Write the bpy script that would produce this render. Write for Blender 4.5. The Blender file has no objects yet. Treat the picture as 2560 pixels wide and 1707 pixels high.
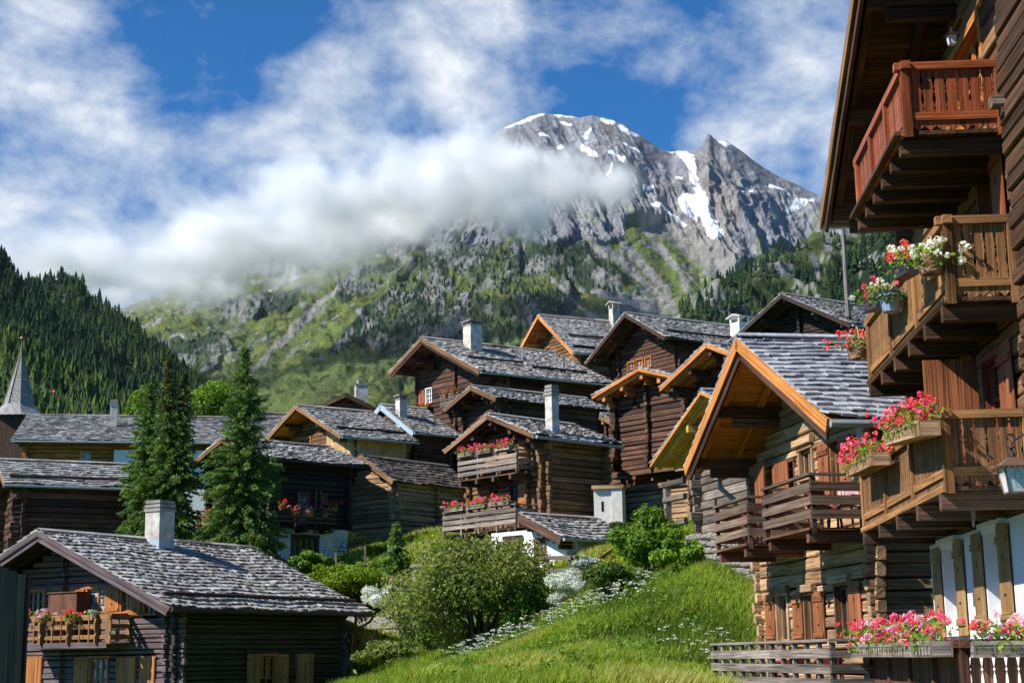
import bpy, math, random
import numpy as np
from mathutils import Vector, Matrix
random.seed(7); rng = np.random.default_rng(7)
sc = bpy.context.scene
COL = sc.collection
R_ = math.radians

# ------------------------------------------------------------------ camera geometry (eye at the origin, looking along +Y and up)
FPX, HZ, ROLL = 3850.0, 1640.0, -0.015          # focal length in pixels of a 2560 px wide picture
PIT = math.atan((HZ - 853.5) / FPX)
cP, sP, cR, sR = math.cos(PIT), math.sin(PIT), math.cos(ROLL), math.sin(ROLL)
def ray(px, py):
    x = (px - 1280) / FPX; y = (853.5 - py) / FPX
    x, y = x * cR - y * sR, x * sR + y * cR
    return Vector((x, cP - y * sP, sP + y * cP))
def at(px, py, Y):
    """the place seen in that direction, Y metres ahead"""
    r = ray(px, py); return r * (Y / r.y)
def proj(p):
    x, y, z = p; zc = y * cP + z * sP; yc = -y * sP + z * cP
    X, Yv = x / zc, yc / zc
    X, Yv = X * cR + Yv * sR, -X * sR + Yv * cR
    return 1280 + FPX * X, 853.5 - FPX * Yv

# ------------------------------------------------------------------ objects
def tag(o, label=None, cat=None, group=None, kind=None):
    if label: o['label'] = label
    if cat: o['category'] = cat
    if group: o['group'] = group
    if kind: o['kind'] = kind
    return o
def thing(name, label, cat, loc=(0, 0, 0), rz=0.0, group=None):
    o = bpy.data.objects.new(name, None); COL.objects.link(o)
    o.empty_display_size = .3
    o.location = loc; o.rotation_euler = (0, 0, rz)
    return tag(o, label, cat, group)
def copy_tree(o, parent=None):
    c = o.copy(); COL.objects.link(c)
    if parent: c.parent = parent
    for ch in o.children: copy_tree(ch, c)
    return c

class MB:
    """collects shapes, then links them as ONE mesh; every vertex keeps g = (length along piece, across, random per piece)"""
    def __init__(s): s.v = []; s.f = []; s.g = []; s.m = []
    def add(s, vs, fs, gs, mat=0):
        n = len(s.v); s.v.extend(vs); s.g.extend(gs)
        s.f.extend([tuple(i + n for i in f) for f in fs]); s.m.extend([mat] * len(fs))
    def bar(s, p0, p1, w, h, up=(0, 0, 1), mat=0, r=None, ch=0.0, w1=None, h1=None):
        p0 = Vector(p0); p1 = Vector(p1); d = p1 - p0; L = d.length
        if L < 1e-6: return
        d /= L; up = Vector(up); sd = d.cross(up)
        if sd.length < 1e-5: sd = d.cross(Vector((1, 0, 0)))
        sd.normalize(); up = sd.cross(d)
        r = random.random() if r is None else r
        off = random.random() * 40
        vs = []; gs = []
        for p, l, ww, hh in ((p0, 0, w, h), (p1, L, w1 or w, h1 or h)):
            a, b = ww / 2, hh / 2
            if ch:
                c = ch
                pts = ((a - c, -b), (a, -b + c), (a, b - c), (a - c, b), (-a + c, b), (-a, b - c), (-a, -b + c), (-a + c, -b))
            else: pts = ((a, -b), (a, b), (-a, b), (-a, -b))
            for x, y in pts:
                vs.append(p + sd * x + up * y); gs.append((l + off, y + x * .7, r))
        k = 8 if ch else 4
        fs = [tuple((i, (i + 1) % k, (i + 1) % k + k, i + k)) for i in range(k)]
        fs += [tuple(range(k - 1, -1, -1)), tuple(range(k, 2 * k))]
        s.add(vs, fs, gs, mat)
    def box(s, lo, hi, mat=0, r=None):
        (x0, y0, z0), (x1, y1, z1) = lo, hi
        dx, dy, dz = x1 - x0, y1 - y0, z1 - z0
        if dx >= dy and dx >= dz: s.bar((x0, (y0 + y1) / 2, (z0 + z1) / 2), (x1, (y0 + y1) / 2, (z0 + z1) / 2), dy, dz, (0, 0, 1), mat, r)
        elif dy >= dz: s.bar(((x0 + x1) / 2, y0, (z0 + z1) / 2), ((x0 + x1) / 2, y1, (z0 + z1) / 2), dx, dz, (0, 0, 1), mat, r)
        else: s.bar(((x0 + x1) / 2, (y0 + y1) / 2, z0), ((x0 + x1) / 2, (y0 + y1) / 2, z1), dy, dx, (1, 0, 0), mat, r)
    def tube(s, path, rad, n=8, mat=0, r=None, caps=True):
        path = [Vector(p) for p in path]; r = random.random() if r is None else r
        rad = rad if isinstance(rad, (list, tuple)) else [rad] * len(path)
        vs = []; gs = []; fs = []; l = 0
        for i, p in enumerate(path):
            d = (path[min(i + 1, len(path) - 1)] - path[max(i - 1, 0)]).normalized()
            a = d.cross(Vector((0, 0, 1)))
            if a.length < 1e-3: a = d.cross(Vector((1, 0, 0)))
            a.normalize(); b = a.cross(d)
            if i: l += (p - path[i - 1]).length
            for k in range(n):
                t = 2 * math.pi * k / n
                vs.append(p + (a * math.cos(t) + b * math.sin(t)) * rad[i]); gs.append((l, k / n, r))
        for i in range(len(path) - 1):
            for k in range(n):
                fs.append((i * n + k, i * n + (k + 1) % n, (i + 1) * n + (k + 1) % n, (i + 1) * n + k))
        if caps:
            fs.append(tuple(range(n - 1, -1, -1))); fs.append(tuple(range((len(path) - 1) * n, len(path) * n)))
        s.add(vs, fs, gs, mat)
    def poly(s, pts, ext, mat=0, r=None):
        """a flat outline given thickness by the vector ext"""
        pts = [Vector(p) for p in pts]; e = Vector(ext); n = len(pts); r = random.random() if r is None else r
        vs = pts + [p + e for p in pts]
        gs = [(p.z, p.x * .7 + p.y * .7, r) for p in vs]
        fs = [tuple(range(n - 1, -1, -1)), tuple(range(n, 2 * n))] + [(i, (i + 1) % n, (i + 1) % n + n, i + n) for i in range(n)]
        s.add(vs, fs, gs, mat)
    def build(s, name, mats, parent=None, smooth=False):
        return mesh_obj(name, s.v, s.f, s.g, mats, parent, s.m, smooth)

def mesh_obj(name, v, f, g, mats, parent=None, mi=None, smooth=False):
    me = bpy.data.meshes.new(name)
    me.from_pydata([tuple(p) for p in v], [], f)
    if not isinstance(mats, (list, tuple)): mats = [mats]
    for m in mats: me.materials.append(M[m] if isinstance(m, str) else m)
    if g is not None and len(g):
        a = me.attributes.new('g', 'FLOAT_VECTOR', 'POINT'); a.data.foreach_set('vector', np.asarray(g, np.float32).ravel())
    if mi is not None and len(mats) > 1: me.polygons.foreach_set('material_index', mi)
    if smooth: me.polygons.foreach_set('use_smooth', [True] * len(me.polygons))
    me.update()
    o = bpy.data.objects.new(name, me); COL.objects.link(o)
    if parent: o.parent = parent
    return o
def quads_obj(name, V, G, mats, parent=None, nv=4, mi=None, smooth=False, nrm=None):
    """V: (n, nv, 3) array, one face each -> one mesh"""
    n = len(V); me = bpy.data.meshes.new(name)
    me.vertices.add(n * nv); me.vertices.foreach_set('co', np.asarray(V, np.float32).ravel())
    me.loops.add(n * nv); me.loops.foreach_set('vertex_index', np.arange(n * nv, dtype=np.int32))
    me.polygons.add(n); me.polygons.foreach_set('loop_start', np.arange(0, n * nv, nv, dtype=np.int32))
    me.polygons.foreach_set('loop_total', np.full(n, nv, np.int32))
    if not isinstance(mats, (list, tuple)): mats = [mats]
    for m in mats: me.materials.append(M[m] if isinstance(m, str) else m)
    if mi is not None: me.polygons.foreach_set('material_index', np.asarray(mi, np.int32))
    a = me.attributes.new('g', 'FLOAT_VECTOR', 'POINT'); a.data.foreach_set('vector', np.asarray(G, np.float32).ravel())
    me.update(calc_edges=True); me.validate()
    o = bpy.data.objects.new(name, me); COL.objects.link(o)
    if parent: o.parent = parent
    return o

# ------------------------------------------------------------------ vectorised lattice noise
_perm = rng.permutation(4096)
_val = rng.random(4096) * 2 - 1
def vnoise(x, y, z=0.0):
    x, y, z = np.broadcast_arrays(np.asarray(x, float), np.asarray(y, float), np.asarray(z, float))
    xi, yi, zi = np.floor(x).astype(int), np.floor(y).astype(int), np.floor(z).astype(int)
    fx, fy, fz = x - xi, y - yi, z - zi
    fx, fy, fz = [t * t * t * (t * (t * 6 - 15) + 10) for t in (fx, fy, fz)]
    def h(i, j, k): return _val[_perm[(_perm[(_perm[i & 4095] + j) & 4095] + k) & 4095]]
    def lx(j, k): a = h(xi, j, k); return a + (h(xi + 1, j, k) - a) * fx
    def ly(k): a = lx(yi, k); return a + (lx(yi + 1, k) - a) * fy
    a = ly(zi); return a + (ly(zi + 1) - a) * fz
def fbm(x, y, z=0.0, o=4, ridged=False):
    s = 0; a = 1.0; t = 0
    for i in range(o):
        n = vnoise(x * 2 ** i + 17.3 * i, y * 2 ** i + 5.1 * i, z)
        s = s + a * ((1 - 2 * np.abs(n)) if ridged else n); t += a; a *= .5
    return s / t
def interp(poly, x):
    p = np.array(poly, float); return np.interp(x, p[:, 0], p[:, 1])
def inpoly(x, y, poly):
    c = np.zeros(x.shape, bool); n = len(poly)
    for i in range(n):
        x0, y0 = poly[i]; x1, y1 = poly[i - 1]
        k = ((y0 > y) != (y1 > y)) & (x < (x1 - x0) * (y - y0) / ((y1 - y0) or 1e-9) + x0)
        c ^= k
    return c
def dline(x, y, pts):
    """distance to a polyline and the width asked for at the nearest place; pts are (x, y, width)"""
    best = np.full(x.shape, 1e9)
    for (x0, y0, w0), (x1, y1, w1) in zip(pts[:-1], pts[1:]):
        dx, dy = x1 - x0, y1 - y0; t = np.clip(((x - x0) * dx + (y - y0) * dy) / (dx * dx + dy * dy), 0, 1)
        d = np.hypot(x - x0 - t * dx, y - y0 - t * dy) / (w0 + (w1 - w0) * t)
        best = np.minimum(best, d)
    return best
def smooth(e0, e1, x):
    t = np.clip((x - e0) / (e1 - e0), 0, 1); return t * t * (3 - 2 * t)

# ------------------------------------------------------------------ materials
M = {}
class NT:
    def __init__(s, name):
        m = bpy.data.materials.new(name); m.use_nodes = True; s.m = m; s.t = m.node_tree; s.t.nodes.clear(); M[name] = m
        s.out = s.n('ShaderNodeOutputMaterial')
    def n(s, t, **k):
        o = s.t.nodes.new(t)
        for a, b in k.items(): setattr(o, a, b)
        return o
    def l(s, a, b): s.t.links.new(a, b)
    def attr(s, name='g'):
        a = s.n('ShaderNodeAttribute'); a.attribute_name = name; return a
    def sep(s, v): x = s.n('ShaderNodeSeparateXYZ'); s.l(v, x.inputs[0]); return x.outputs
    def comb(s, x, y, z):
        c = s.n('ShaderNodeCombineXYZ')
        for i, q in enumerate((x, y, z)):
            if isinstance(q, (int, float)): c.inputs[i].default_value = q
            else: s.l(q, c.inputs[i])
        return c.outputs[0]
    def math(s, op, a, b=None, clamp=False):
        m = s.n('ShaderNodeMath', operation=op, use_clamp=clamp)
        for i, q in enumerate((a, b)):
            if q is None: continue
            if isinstance(q, (int, float)): m.inputs[i].default_value = q
            else: s.l(q, m.inputs[i])
        return m.outputs[0]
    def noise(s, vec, scale=1, detail=4, rough=.55):
        x = s.n('ShaderNodeTexNoise'); x.inputs['Scale'].default_value = scale; x.inputs['Detail'].default_value = detail; x.inputs['Roughness'].default_value = rough
        if vec is not None: s.l(vec, x.inputs['Vector'])
        return x.outputs['Fac']
    def ramp(s, fac, stops):
        r = s.n('ShaderNodeValToRGB'); e = r.color_ramp.elements
        while len(e) < len(stops): e.new(.5)
        for q, (p, c) in zip(e, stops): q.position = p; q.color = (*c, 1) if len(c) == 3 else c
        s.l(fac, r.inputs[0]); return r.outputs[0]
    def mix(s, fac, a, b, mode='MIX'):
        m = s.n('ShaderNodeMix', data_type='RGBA', blend_type=mode)
        for i, q in ((0, fac), (6, a), (7, b)):
            if isinstance(q, (int, float)): m.inputs[i].default_value = q
            elif isinstance(q, tuple): m.inputs[i].default_value = (*q, 1)
            else: s.l(q, m.inputs[i])
        return m.outputs[2]
    def bsdf(s, col, rough=.7, spec=.3, bump=None, bd=.02, metal=0):
        b = s.n('ShaderNodeBsdfPrincipled'); b.inputs['Roughness'].default_value = rough; b.inputs['Specular IOR Level'].default_value = spec; b.inputs['Metallic'].default_value = metal
        if isinstance(col, tuple): b.inputs['Base Color'].default_value = (*col, 1)
        else: s.l(col, b.inputs['Base Color'])
        if bump is not None:
            u = s.n('ShaderNodeBump'); u.inputs['Distance'].default_value = bd; u.inputs['Strength'].default_value = .8
            s.l(bump, u.inputs['Height']); s.l(u.outputs[0], b.inputs['Normal'])
        s.l(b.outputs[0], s.out.inputs[0]); return b

def wood(name, c1, c2, spread=.5, grain=1.0, rough=.75, spec=.25):
    """boards and logs: c1..c2 from piece to piece, grain along the piece, knots and weather streaks"""
    t = NT(name); x, y, r = t.sep(t.attr().outputs['Vector'])
    rr = t.math('MULTIPLY', r, 53.7)
    gr = t.noise(t.comb(t.math('MULTIPLY', x, .9), t.math('MULTIPLY', y, 22), rr), 1, 5, .65)
    big = t.noise(t.comb(t.math('MULTIPLY', x, .7), t.math('MULTIPLY', y, 3), rr), 1, 3, .6)
    col = t.mix(t.ramp(t.math('FRACT', t.math('MULTIPLY', r, 7.31)), [(0, (0, 0, 0)), (1, (1, 1, 1))]), c1, c2)
    col = t.mix(t.ramp(big, [(.35, (0, 0, 0)), (.68, (1, 1, 1))]), col, c2)
    v = t.math('ADD', t.math('MULTIPLY', t.math('FRACT', t.math('MULTIPLY', r, 13.7)), spread), 1 - spread * .5)
    tc = t.n('ShaderNodeTexCoord'); st = t.noise(tc.outputs['Object'], .9, 5, .65)
    v = t.math('MULTIPLY', v, t.math('ADD', .45, t.math('MULTIPLY', st, 1.1)))
    crack = t.noise(t.comb(t.math('MULTIPLY', x, .5), t.math('MULTIPLY', y, 45), rr), 1, 2, .5)
    v = t.math('MULTIPLY', v, t.math('ADD', .35, t.math('MULTIPLY', t.math('SUBTRACT', crack, .30, True), 3.6, True)))
    g2 = t.ramp(gr, [(.25, (1 - .75 * grain,) * 3), (.55, (1, 1, 1)), (.8, (1 + .45 * grain,) * 3)])
    col = t.mix(1.0, col, g2, 'MULTIPLY')
    hs = t.n('ShaderNodeHueSaturation'); t.l(col, hs.inputs['Color']); t.l(v, hs.inputs['Value'])
    t.bsdf(hs.outputs[0], rough, spec, gr, .012)
def shingle(name, stops, moss=None, rough=.55):
    t = NT(name); x, y, r = t.sep(t.attr().outputs['Vector'])
    rr = t.math('MULTIPLY', r, 91.3)
    col = t.ramp(t.math('FRACT', t.math('MULTIPLY', r, 5.77)), stops)
    n = t.noise(t.comb(t.math('MULTIPLY', x, 9), t.math('MULTIPLY', y, 1.5), rr), 1, 4, .6)
    col = t.mix(1.0, col, t.ramp(n, [(.25, (.45,) * 3), (.55, (1, 1, 1)), (.8, (1.35,) * 3)]), 'MULTIPLY')
    tc = t.n('ShaderNodeTexCoord')
    big = t.noise(tc.outputs['Object'], .55, 4, .6)
    col = t.mix(t.ramp(big, [(.48, (0, 0, 0)), (.80, (.45,) * 3)]), col, moss or (.10, .09, .08))
    t.bsdf(col, rough, .35, n, .01)
def plain(name, c, rough=.6, spec=.3, metal=0, nz=.12, scale=6):
    t = NT(name); tc = t.n('ShaderNodeTexCoord'); n = t.noise(tc.outputs['Object'], scale, 4, .6)
    k = t.ramp(n, [(.3, (1 - nz,) * 3), (.7, (1 + nz,) * 3)])
    t.bsdf(t.mix(1.0, c, k, 'MULTIPLY'), rough, spec, n, .004, metal)
def leafm(name, stops, trans=.35, spec=.2, rough=.55):
    t = NT(name); x, y, r = t.sep(t.attr().outputs['Vector'])
    col = t.ramp(r, stops)
    b = t.n('ShaderNodeBsdfPrincipled'); b.inputs['Roughness'].default_value = rough; b.inputs['Specular IOR Level'].default_value = spec
    t.l(col, b.inputs['Base Color'])
    tr = t.n('ShaderNodeBsdfTranslucent'); t.l(t.mix(1.0, col, (1.7, 1.7, .8), 'MULTIPLY'), tr.inputs[0])
    mx = t.n('ShaderNodeMixShader'); mx.inputs[0].default_value = trans
    t.l(b.outputs[0], mx.inputs[1]); t.l(tr.outputs[0], mx.inputs[2]); t.l(mx.outputs[0], t.out.inputs[0])

wood('log_dark', (.042, .019, .012), (.110, .054, .034), .9)
wood('log_black', (.022, .015, .013), (.045, .030, .024), .5)
wood('log_umber', (.040, .019, .010), (.095, .048, .026), .8)
wood('log_brown', (.110, .050, .022), (.24, .130, .060), .8)
wood('log_pale', (.25, .140, .070), (.43, .275, .155), .6)
wood('log_grey', (.085, .064, .050), (.225, .180, .150), .8)
wood('log_orange', (.30, .105, .020), (.42, .175, .040), .4)
wood('log_moss', (.030, .030, .019), (.050, .048, .030), .3, .6)  # violet-brown chalet's right wall: its shade is painted into the log colour
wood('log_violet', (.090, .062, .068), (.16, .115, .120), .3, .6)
wood('wood_new', (.50, .165, .034), (.60, .235, .058), .35, .5)
wood('wood_soffit', (.50, .165, .032), (.64, .25, .06), .5, .6)
wood('wood_yellow', (.48, .27, .055), (.60, .36, .09), .3, .5)
wood('wood_tan', (.47, .285, .115), (.56, .36, .16), .25, .4)
wood('wood_red', (.21, .044, .015), (.31, .080, .026), .5, .8, .45, .4)
wood('wood_midbrown', (.20, .092, .034), (.31, .155, .060), .5, .8)
wood('wood_umber', (.10, .062, .042), (.185, .122, .086), .5, .8)
wood('wood_brown', (.150, .072, .032), (.23, .115, .052), .4, .8)
wood('wood_darkred', (.095, .040, .026), (.16, .070, .042), .5, .8)
wood('wood_dark', (.060, .034, .022), (.105, .060, .038), .5)
wood('wood_weathered', (.13, .105, .09), (.27, .228, .195), .6)
wood('wood_greyboard', (.055, .060, .055), (.085, .090, .080), .3, .5)
wood('shutter_red', (.23, .075, .030), (.31, .11, .045), .3, .8, .5)
wood('shutter_brown', (.25, .145, .055), (.33, .20, .085), .25, .7, .5)
wood('shutter_orange', (.33, .115, .028), (.42, .165, .045), .25, .5, .5)
wood('wicker', (.27, .15, .075), (.42, .26, .14), .5, .5)
wood('bark', (.07, .05, .035), (.12, .09, .065), .5)
shingle('shingle_grey', [(0, (.17, .16, .148)), (.3, (.28, .268, .252)), (.7, (.37, .356, .336)), (1, (.49, .472, .446))])
shingle('shingle_warm', [(0, (.16, .138, .12)), (.3, (.31, .285, .26)), (.65, (.44, .415, .385)), (1, (.59, .565, .53))])
shingle('shingle_brown', [(0, (.06, .045, .037)), (.5, (.115, .09, .075)), (1, (.24, .20, .17))], (.11, .095, .035))
shingle('shingle_slate', [(0, (.21, .22, .24)), (.5, (.33, .345, .37)), (1, (.47, .485, .51))], (.25, .26, .28))
plain('stucco', (.80, .79, .77), .9, .1, nz=.10, scale=14)
plain('stucco_rough', (.78, .78, .79), .9, .1, nz=.22, scale=26)
plain('plaster_beige', (.56, .54, .49), .9, .1, nz=.16, scale=5)
plain('chimney_plaster', (.50, .47, .42), .9, .1, nz=.42, scale=2.2)
plain('concrete', (.27, .25, .225), .85, .2, nz=.35, scale=1.6)
plain('stone', (.22, .20, .17), .85, .2, nz=.4, scale=5)
plain('core', (.012, .010, .009), .9, .1)
plain('zinc', (.30, .37, .40), .45, .5, .3)
plain('copper', (.20, .10, .065), .5, .5, .35)
plain('iron', (.045, .03, .026), .5, .4, .4)
plain('white_paint', (.80, .80, .80), .5, .3, nz=.03)
plain('lamp_glass', (.66, .68, .71), .25, .5, nz=.04)
plain('terracotta', (.42, .16, .08), .8, .2)
plain('plastic_maroon', (.22, .04, .05), .35, .5, nz=.05)
plain('plastic_dark', (.045, .030, .040), .5, .4, nz=.1, scale=30)
plain('bucket_blue', (.22, .31, .47), .4, .5, nz=.05)
plain('red_ball', (.55, .07, .03), .5, .4)
plain('wire', (.16, .17, .17), .5, .3)
plain('flash_blue', (.36, .46, .55), .45, .4, .1)
plain('cushion', (.55, .26, .06), .8, .2)
t = NT('pane'); t.bsdf((.018, .022, .028), .06, .6)
t = NT('pane_curtain')
tc = t.n('ShaderNodeTexCoord'); n_ = t.noise(tc.outputs['Object'], 5, 2, .5)
t.bsdf(t.ramp(n_, [(.4, (.10, .12, .16)), (.6, (.42, .45, .50))]), .12, .5)
leafm('leaf_mid', [(0, (.030, .062, .012)), (.5, (.070, .130, .022)), (1, (.15, .22, .035))])
leafm('leaf_bush', [(0, (.070, .095, .022)), (.45, (.150, .190, .040)), (.85, (.23, .29, .055)), (1, (.32, .26, .13))])
leafm('leaf_bright', [(0, (.065, .130, .014)), (.5, (.145, .26, .025)), (1, (.26, .39, .04))])
leafm('leaf_lime', [(0, (.11, .17, .010)), (.5, (.19, .28, .016)), (1, (.31, .40, .03))], .45)
leafm('leaf_silver', [(0, (.34, .38, .36)), (.6, (.60, .64, .63)), (1, (.82, .84, .84))], .2)
leafm('needle', [(0, (.030, .065, .018)), (.5, (.080, .150, .034)), (.9, (.15, .24, .05)), (1, (.20, .28, .06))], .35)
leafm('needle_brown', [(0, (.05, .035, .018)), (1, (.10, .075, .035))], .1)
leafm('grass', [(0, (.085, .140, .012)), (.35, (.17, .26, .020)), (.75, (.28, .36, .032)), (.90, (.35, .36, .09)), (1, (.50, .43, .22))], .5)
leafm('petal_pink', [(0, (.76, .045, .17)), (.6, (.88, .12, .26)), (1, (.96, .40, .52))], .3)
leafm('petal_red', [(0, (.60, .015, .02)), (.6, (.80, .04, .045)), (1, (.85, .10, .06))], .3)
leafm('petal_coral', [(0, (.76, .06, .09)), (.6, (.86, .13, .14)), (1, (.93, .27, .25))], .3)
leafm('petal_rose', [(0, (.78, .25, .50)), (.6, (.85, .45, .66)), (1, (.95, .70, .82))], .3)
leafm('petal_white', [(0, (.70, .70, .72)), (1, (.90, .90, .90))], .25)
leafm('petal_yellow', [(0, (.75, .42, .01)), (1, (.90, .66, .03))], .3)
leafm('petal_violet', [(0, (.12, .08, .28)), (1, (.28, .20, .45))], .3)

# ------------------------------------------------------------------ camera, sun, sky
cam = bpy.data.cameras.new('camera'); co = bpy.data.objects.new('camera', cam); COL.objects.link(co); sc.camera = co
cam.sensor_width = 36; cam.sensor_fit = 'HORIZONTAL'; cam.lens = 36 * FPX / 2560; cam.clip_start = .1; cam.clip_end = 30000
right = Vector((cR, -sR * sP, sR * cP)); upv = Vector((-sR, -cR * sP, cR * cP)); fwd = Vector((0, cP, sP))
co.matrix_world = Matrix((right, upv, -fwd)).transposed().to_4x4()
SAZ, SEL = R_(248), R_(41)
sd = Vector((math.sin(SAZ) * math.cos(SEL), math.cos(SAZ) * math.cos(SEL), math.sin(SEL)))
sl = bpy.data.lights.new('sun', 'SUN'); sl.energy = 5.0; sl.angle = R_(.53); sl.color = (1, .955, .88)
so = bpy.data.objects.new('sun', sl); COL.objects.link(so); so.location = sd * 60; so.rotation_euler = sd.to_track_quat('Z', 'Y').to_euler()

w = bpy.data.worlds.new('World'); sc.world = w; w.use_nodes = True
t = NT.__new__(NT); t.m = w; t.t = w.node_tree; t.t.nodes.clear()
t.out = t.n('ShaderNodeOutputWorld')
sky = t.n('ShaderNodeTexSky', sky_type='NISHITA'); sky.sun_disc = False; sky.sun_elevation = SEL; sky.sun_rotation = SAZ
sky.altitude = 1600; sky.air_density = 1.0; sky.dust_density = .1; sky.ozone_density = 2.0
tc = t.n('ShaderNodeTexCoord'); gx, gy, gz = t.sep(tc.outputs['Generated'])
# clouds live in the sky's own directions
mp = t.n('ShaderNodeMapping'); mp.inputs['Location'].default_value = (2.35, .6, 1.9); mp.inputs['Scale'].default_value = (1, 1, 1.45); t.l(tc.outputs['Generated'], mp.inputs[0])
n0 = t.n('ShaderNodeTexNoise'); n0.inputs['Scale'].default_value = 8.5; n0.inputs['Detail'].default_value = 12; n0.inputs['Roughness'].default_value = .60; n0.inputs['Distortion'].default_value = .12
t.l(mp.outputs[0], n0.inputs['Vector'])
cov = t.math('ADD', t.math('MULTIPLY', t.math('SUBTRACT', n0.outputs['Fac'], .5), 1.25), .5)
# where the day's clouds stand (+) and where the sky is open (-): direction, angular radius, amount
for px, py, rad, amt in ((60, 260, .12, .09), (330, 430, .11, .07), (560, 470, .05, .05), (1960, 190, .085, .20), (1850, 330, .05, .08), (1180, 215, .040, .16), (960, 130, .05, .10), (690, 330, .04, .12), (1400, 130, .035, .10), (1560, 50, .05, .05), (700, 60, .03, .06), (1230, 60, .03, .05),
                         (1060, 345, .022, -.20), (960, 230, .022, -.13), (1640, 290, .03, -.20), (1500, 210, .02, -.08), (470, 90, .045, -.16), (590, 170, .03, -.12), (850, 20, .05, -.08), (1420, 30, .035, -.12), (1740, 60, .03, -.10), (1120, 120, .02, -.06), (330, 560, .02, -.12), (90, 600, .02, -.06), (1930, 420, .03, -.06), (280, 140, .035, -.09), (430, 250, .03, -.08), (700, 210, .022, -.07), (180, 520, .03, -.07), (1080, 60, .02, -.06)):
    dv = ray(px, py).normalized(); vm = t.n('ShaderNodeVectorMath', operation='DISTANCE'); t.l(tc.outputs['Generated'], vm.inputs[0]); vm.inputs[1].default_value = dv
    q = t.math('DIVIDE', vm.outputs['Value'], rad); cov = t.math('ADD', cov, t.math('MULTIPLY', t.math('POWER', 2.718, t.math('MULTIPLY', t.math('MULTIPLY', q, q), -1.0)), amt))
cov = t.math('SUBTRACT', cov, t.math('MULTIPLY', t.math('SUBTRACT', .75, gy, True), .16))
CL = t.ramp(cov, [(.45, (0, 0, 0)), (.575, (.40,) * 3), (.76, (.92,) * 3)])
ccol = t.mix(t.ramp(cov, [(.5, (0, 0, 0)), (.80, (1, 1, 1))]), (4.7, 5.5, 6.5), (8.4, 8.6, 8.9))
skyc = t.mix(CL, t.mix(1.0, sky.outputs[0], (.13, .67, 1.14), 'MULTIPLY'), ccol)
bg = t.n('ShaderNodeBackground'); bg.inputs['Strength'].default_value = .085
t.l(skyc, bg.inputs[0]); t.l(bg.outputs[0], t.out.inputs[0])
sc.view_settings.view_transform = 'Standard'; sc.view_settings.look = 'None'; sc.view_settings.exposure = .54; sc.view_settings.gamma = 1
sc.render.engine = 'CYCLES'
cy = sc.cycles; cy.max_bounces = 36; cy.diffuse_bounces = 3; cy.glossy_bounces = 2; cy.transmission_bounces = 2; cy.transparent_max_bounces = 8
cy.volume_bounces = 32; cy.volume_step_rate = 2; cy.volume_max_steps = 256; cy.use_adaptive_sampling = True; cy.adaptive_threshold = .02
cy.use_denoising = True; cy.caustics_reflective = False; cy.caustics_refractive = False
# ------------------------------------------------------------------ ground sheet under the village
def A3(px, py, Y): p = at(px, py, Y); return (p.x, p.y, p.z)
CTRL = [(0, -10, -1.9), (0, 0, -1.65), (-25, 0, -2.6), (25, 0, -1.7), (0, 14, -1.5), (-22, 22, -4), (14, 14, -1.7), (9, 22, -2.3), (14, 30, -1.0), (20, 45, 4),
        (5.2, 24.5, -1.0), (5.4, 28, -1.7), (6.5, 35, -1.6), (6.6, 31, -2.0), (4.6, 33, -1.1), (7.4, 37.5, -.8),
        A3(1250, 1720, 29), A3(1700, 1715, 27), A3(1000, 1712, 46), A3(870, 1735, 56),
        A3(1640, 1650, 34), A3(1860, 1630, 38.0), A3(1400, 1655, 37), A3(1150, 1690, 43), A3(1885, 1520, 41.5), A3(1878, 1405, 44.5), A3(1750, 1440, 45), A3(1760, 1690, 34), A3(1600, 1500, 43.5), A3(1450, 1560, 46), A3(1250, 1630, 50), A3(1080, 1685, 53), A3(960, 1695, 65), A3(960, 1545, 69), A3(1180, 1540, 63),
        (8.6, 41, 1.2), (9.5, 35, -.6), (10, 29, -1.4),
        (-19, 60, -4), (-12, 54, -4), (-8, 50, -2.5), (-10, 64, -2), (-26, 62, -4),
        A3(880, 1480, 71), A3(765, 1432, 72.5), A3(1000, 1450, 70), A3(800, 1428, 77), A3(690, 1435, 77), A3(745, 1428, 81), (-10.5, 82, at(830, 1420, 82).z),  A3(1180, 1450, 68), (-5.5, 66, -1), (-9, 70, .3), A3(1330, 1440, 62), A3(1480, 1400, 60), A3(1000, 1350, 86), A3(880, 1392, 82),
        A3(1560, 1400, 56), A3(1650, 1340, 66), A3(1540, 1310, 72), A3(1800, 1380, 49), (16, 60, 8), (30, 80, 12),
        (-30, 85, 2), (-14, 85, 4.5), (-40, 110, 4), (0, 100, 9), (-20, 120, 8), (10, 115, 13), (25, 100, 15), (-60, 60, -6), (50, 60, 8), (-60, 140, 6), (50, 140, 22), (0, 150, 15),
        (-120, 250, 22), (0, 250, 28), (120, 250, 40), (-200, 450, 48), (0, 450, 55), (200, 450, 75), (0, 700, 88), (-280, 700, 84), (280, 700, 100), (-300, 100, 2), (300, 100, 30), (-200, 0, -8), (200, 0, 5)]
_C = np.array(CTRL)
def _tps(P, Q):
    d = np.hypot(P[:, None, 0] - Q[None, :, 0], P[:, None, 1] - Q[None, :, 1]); return np.where(d > 0, d * d * np.log(d + 1e-9), 0)
_n = len(_C); _K = _tps(_C, _C) + np.eye(_n) * 6
_Pm = np.c_[np.ones(_n), _C[:, :2]]
_W = np.linalg.solve(np.block([[_K, _Pm], [_Pm.T, np.zeros((3, 3))]]), np.r_[_C[:, 2], 0, 0, 0])
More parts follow.
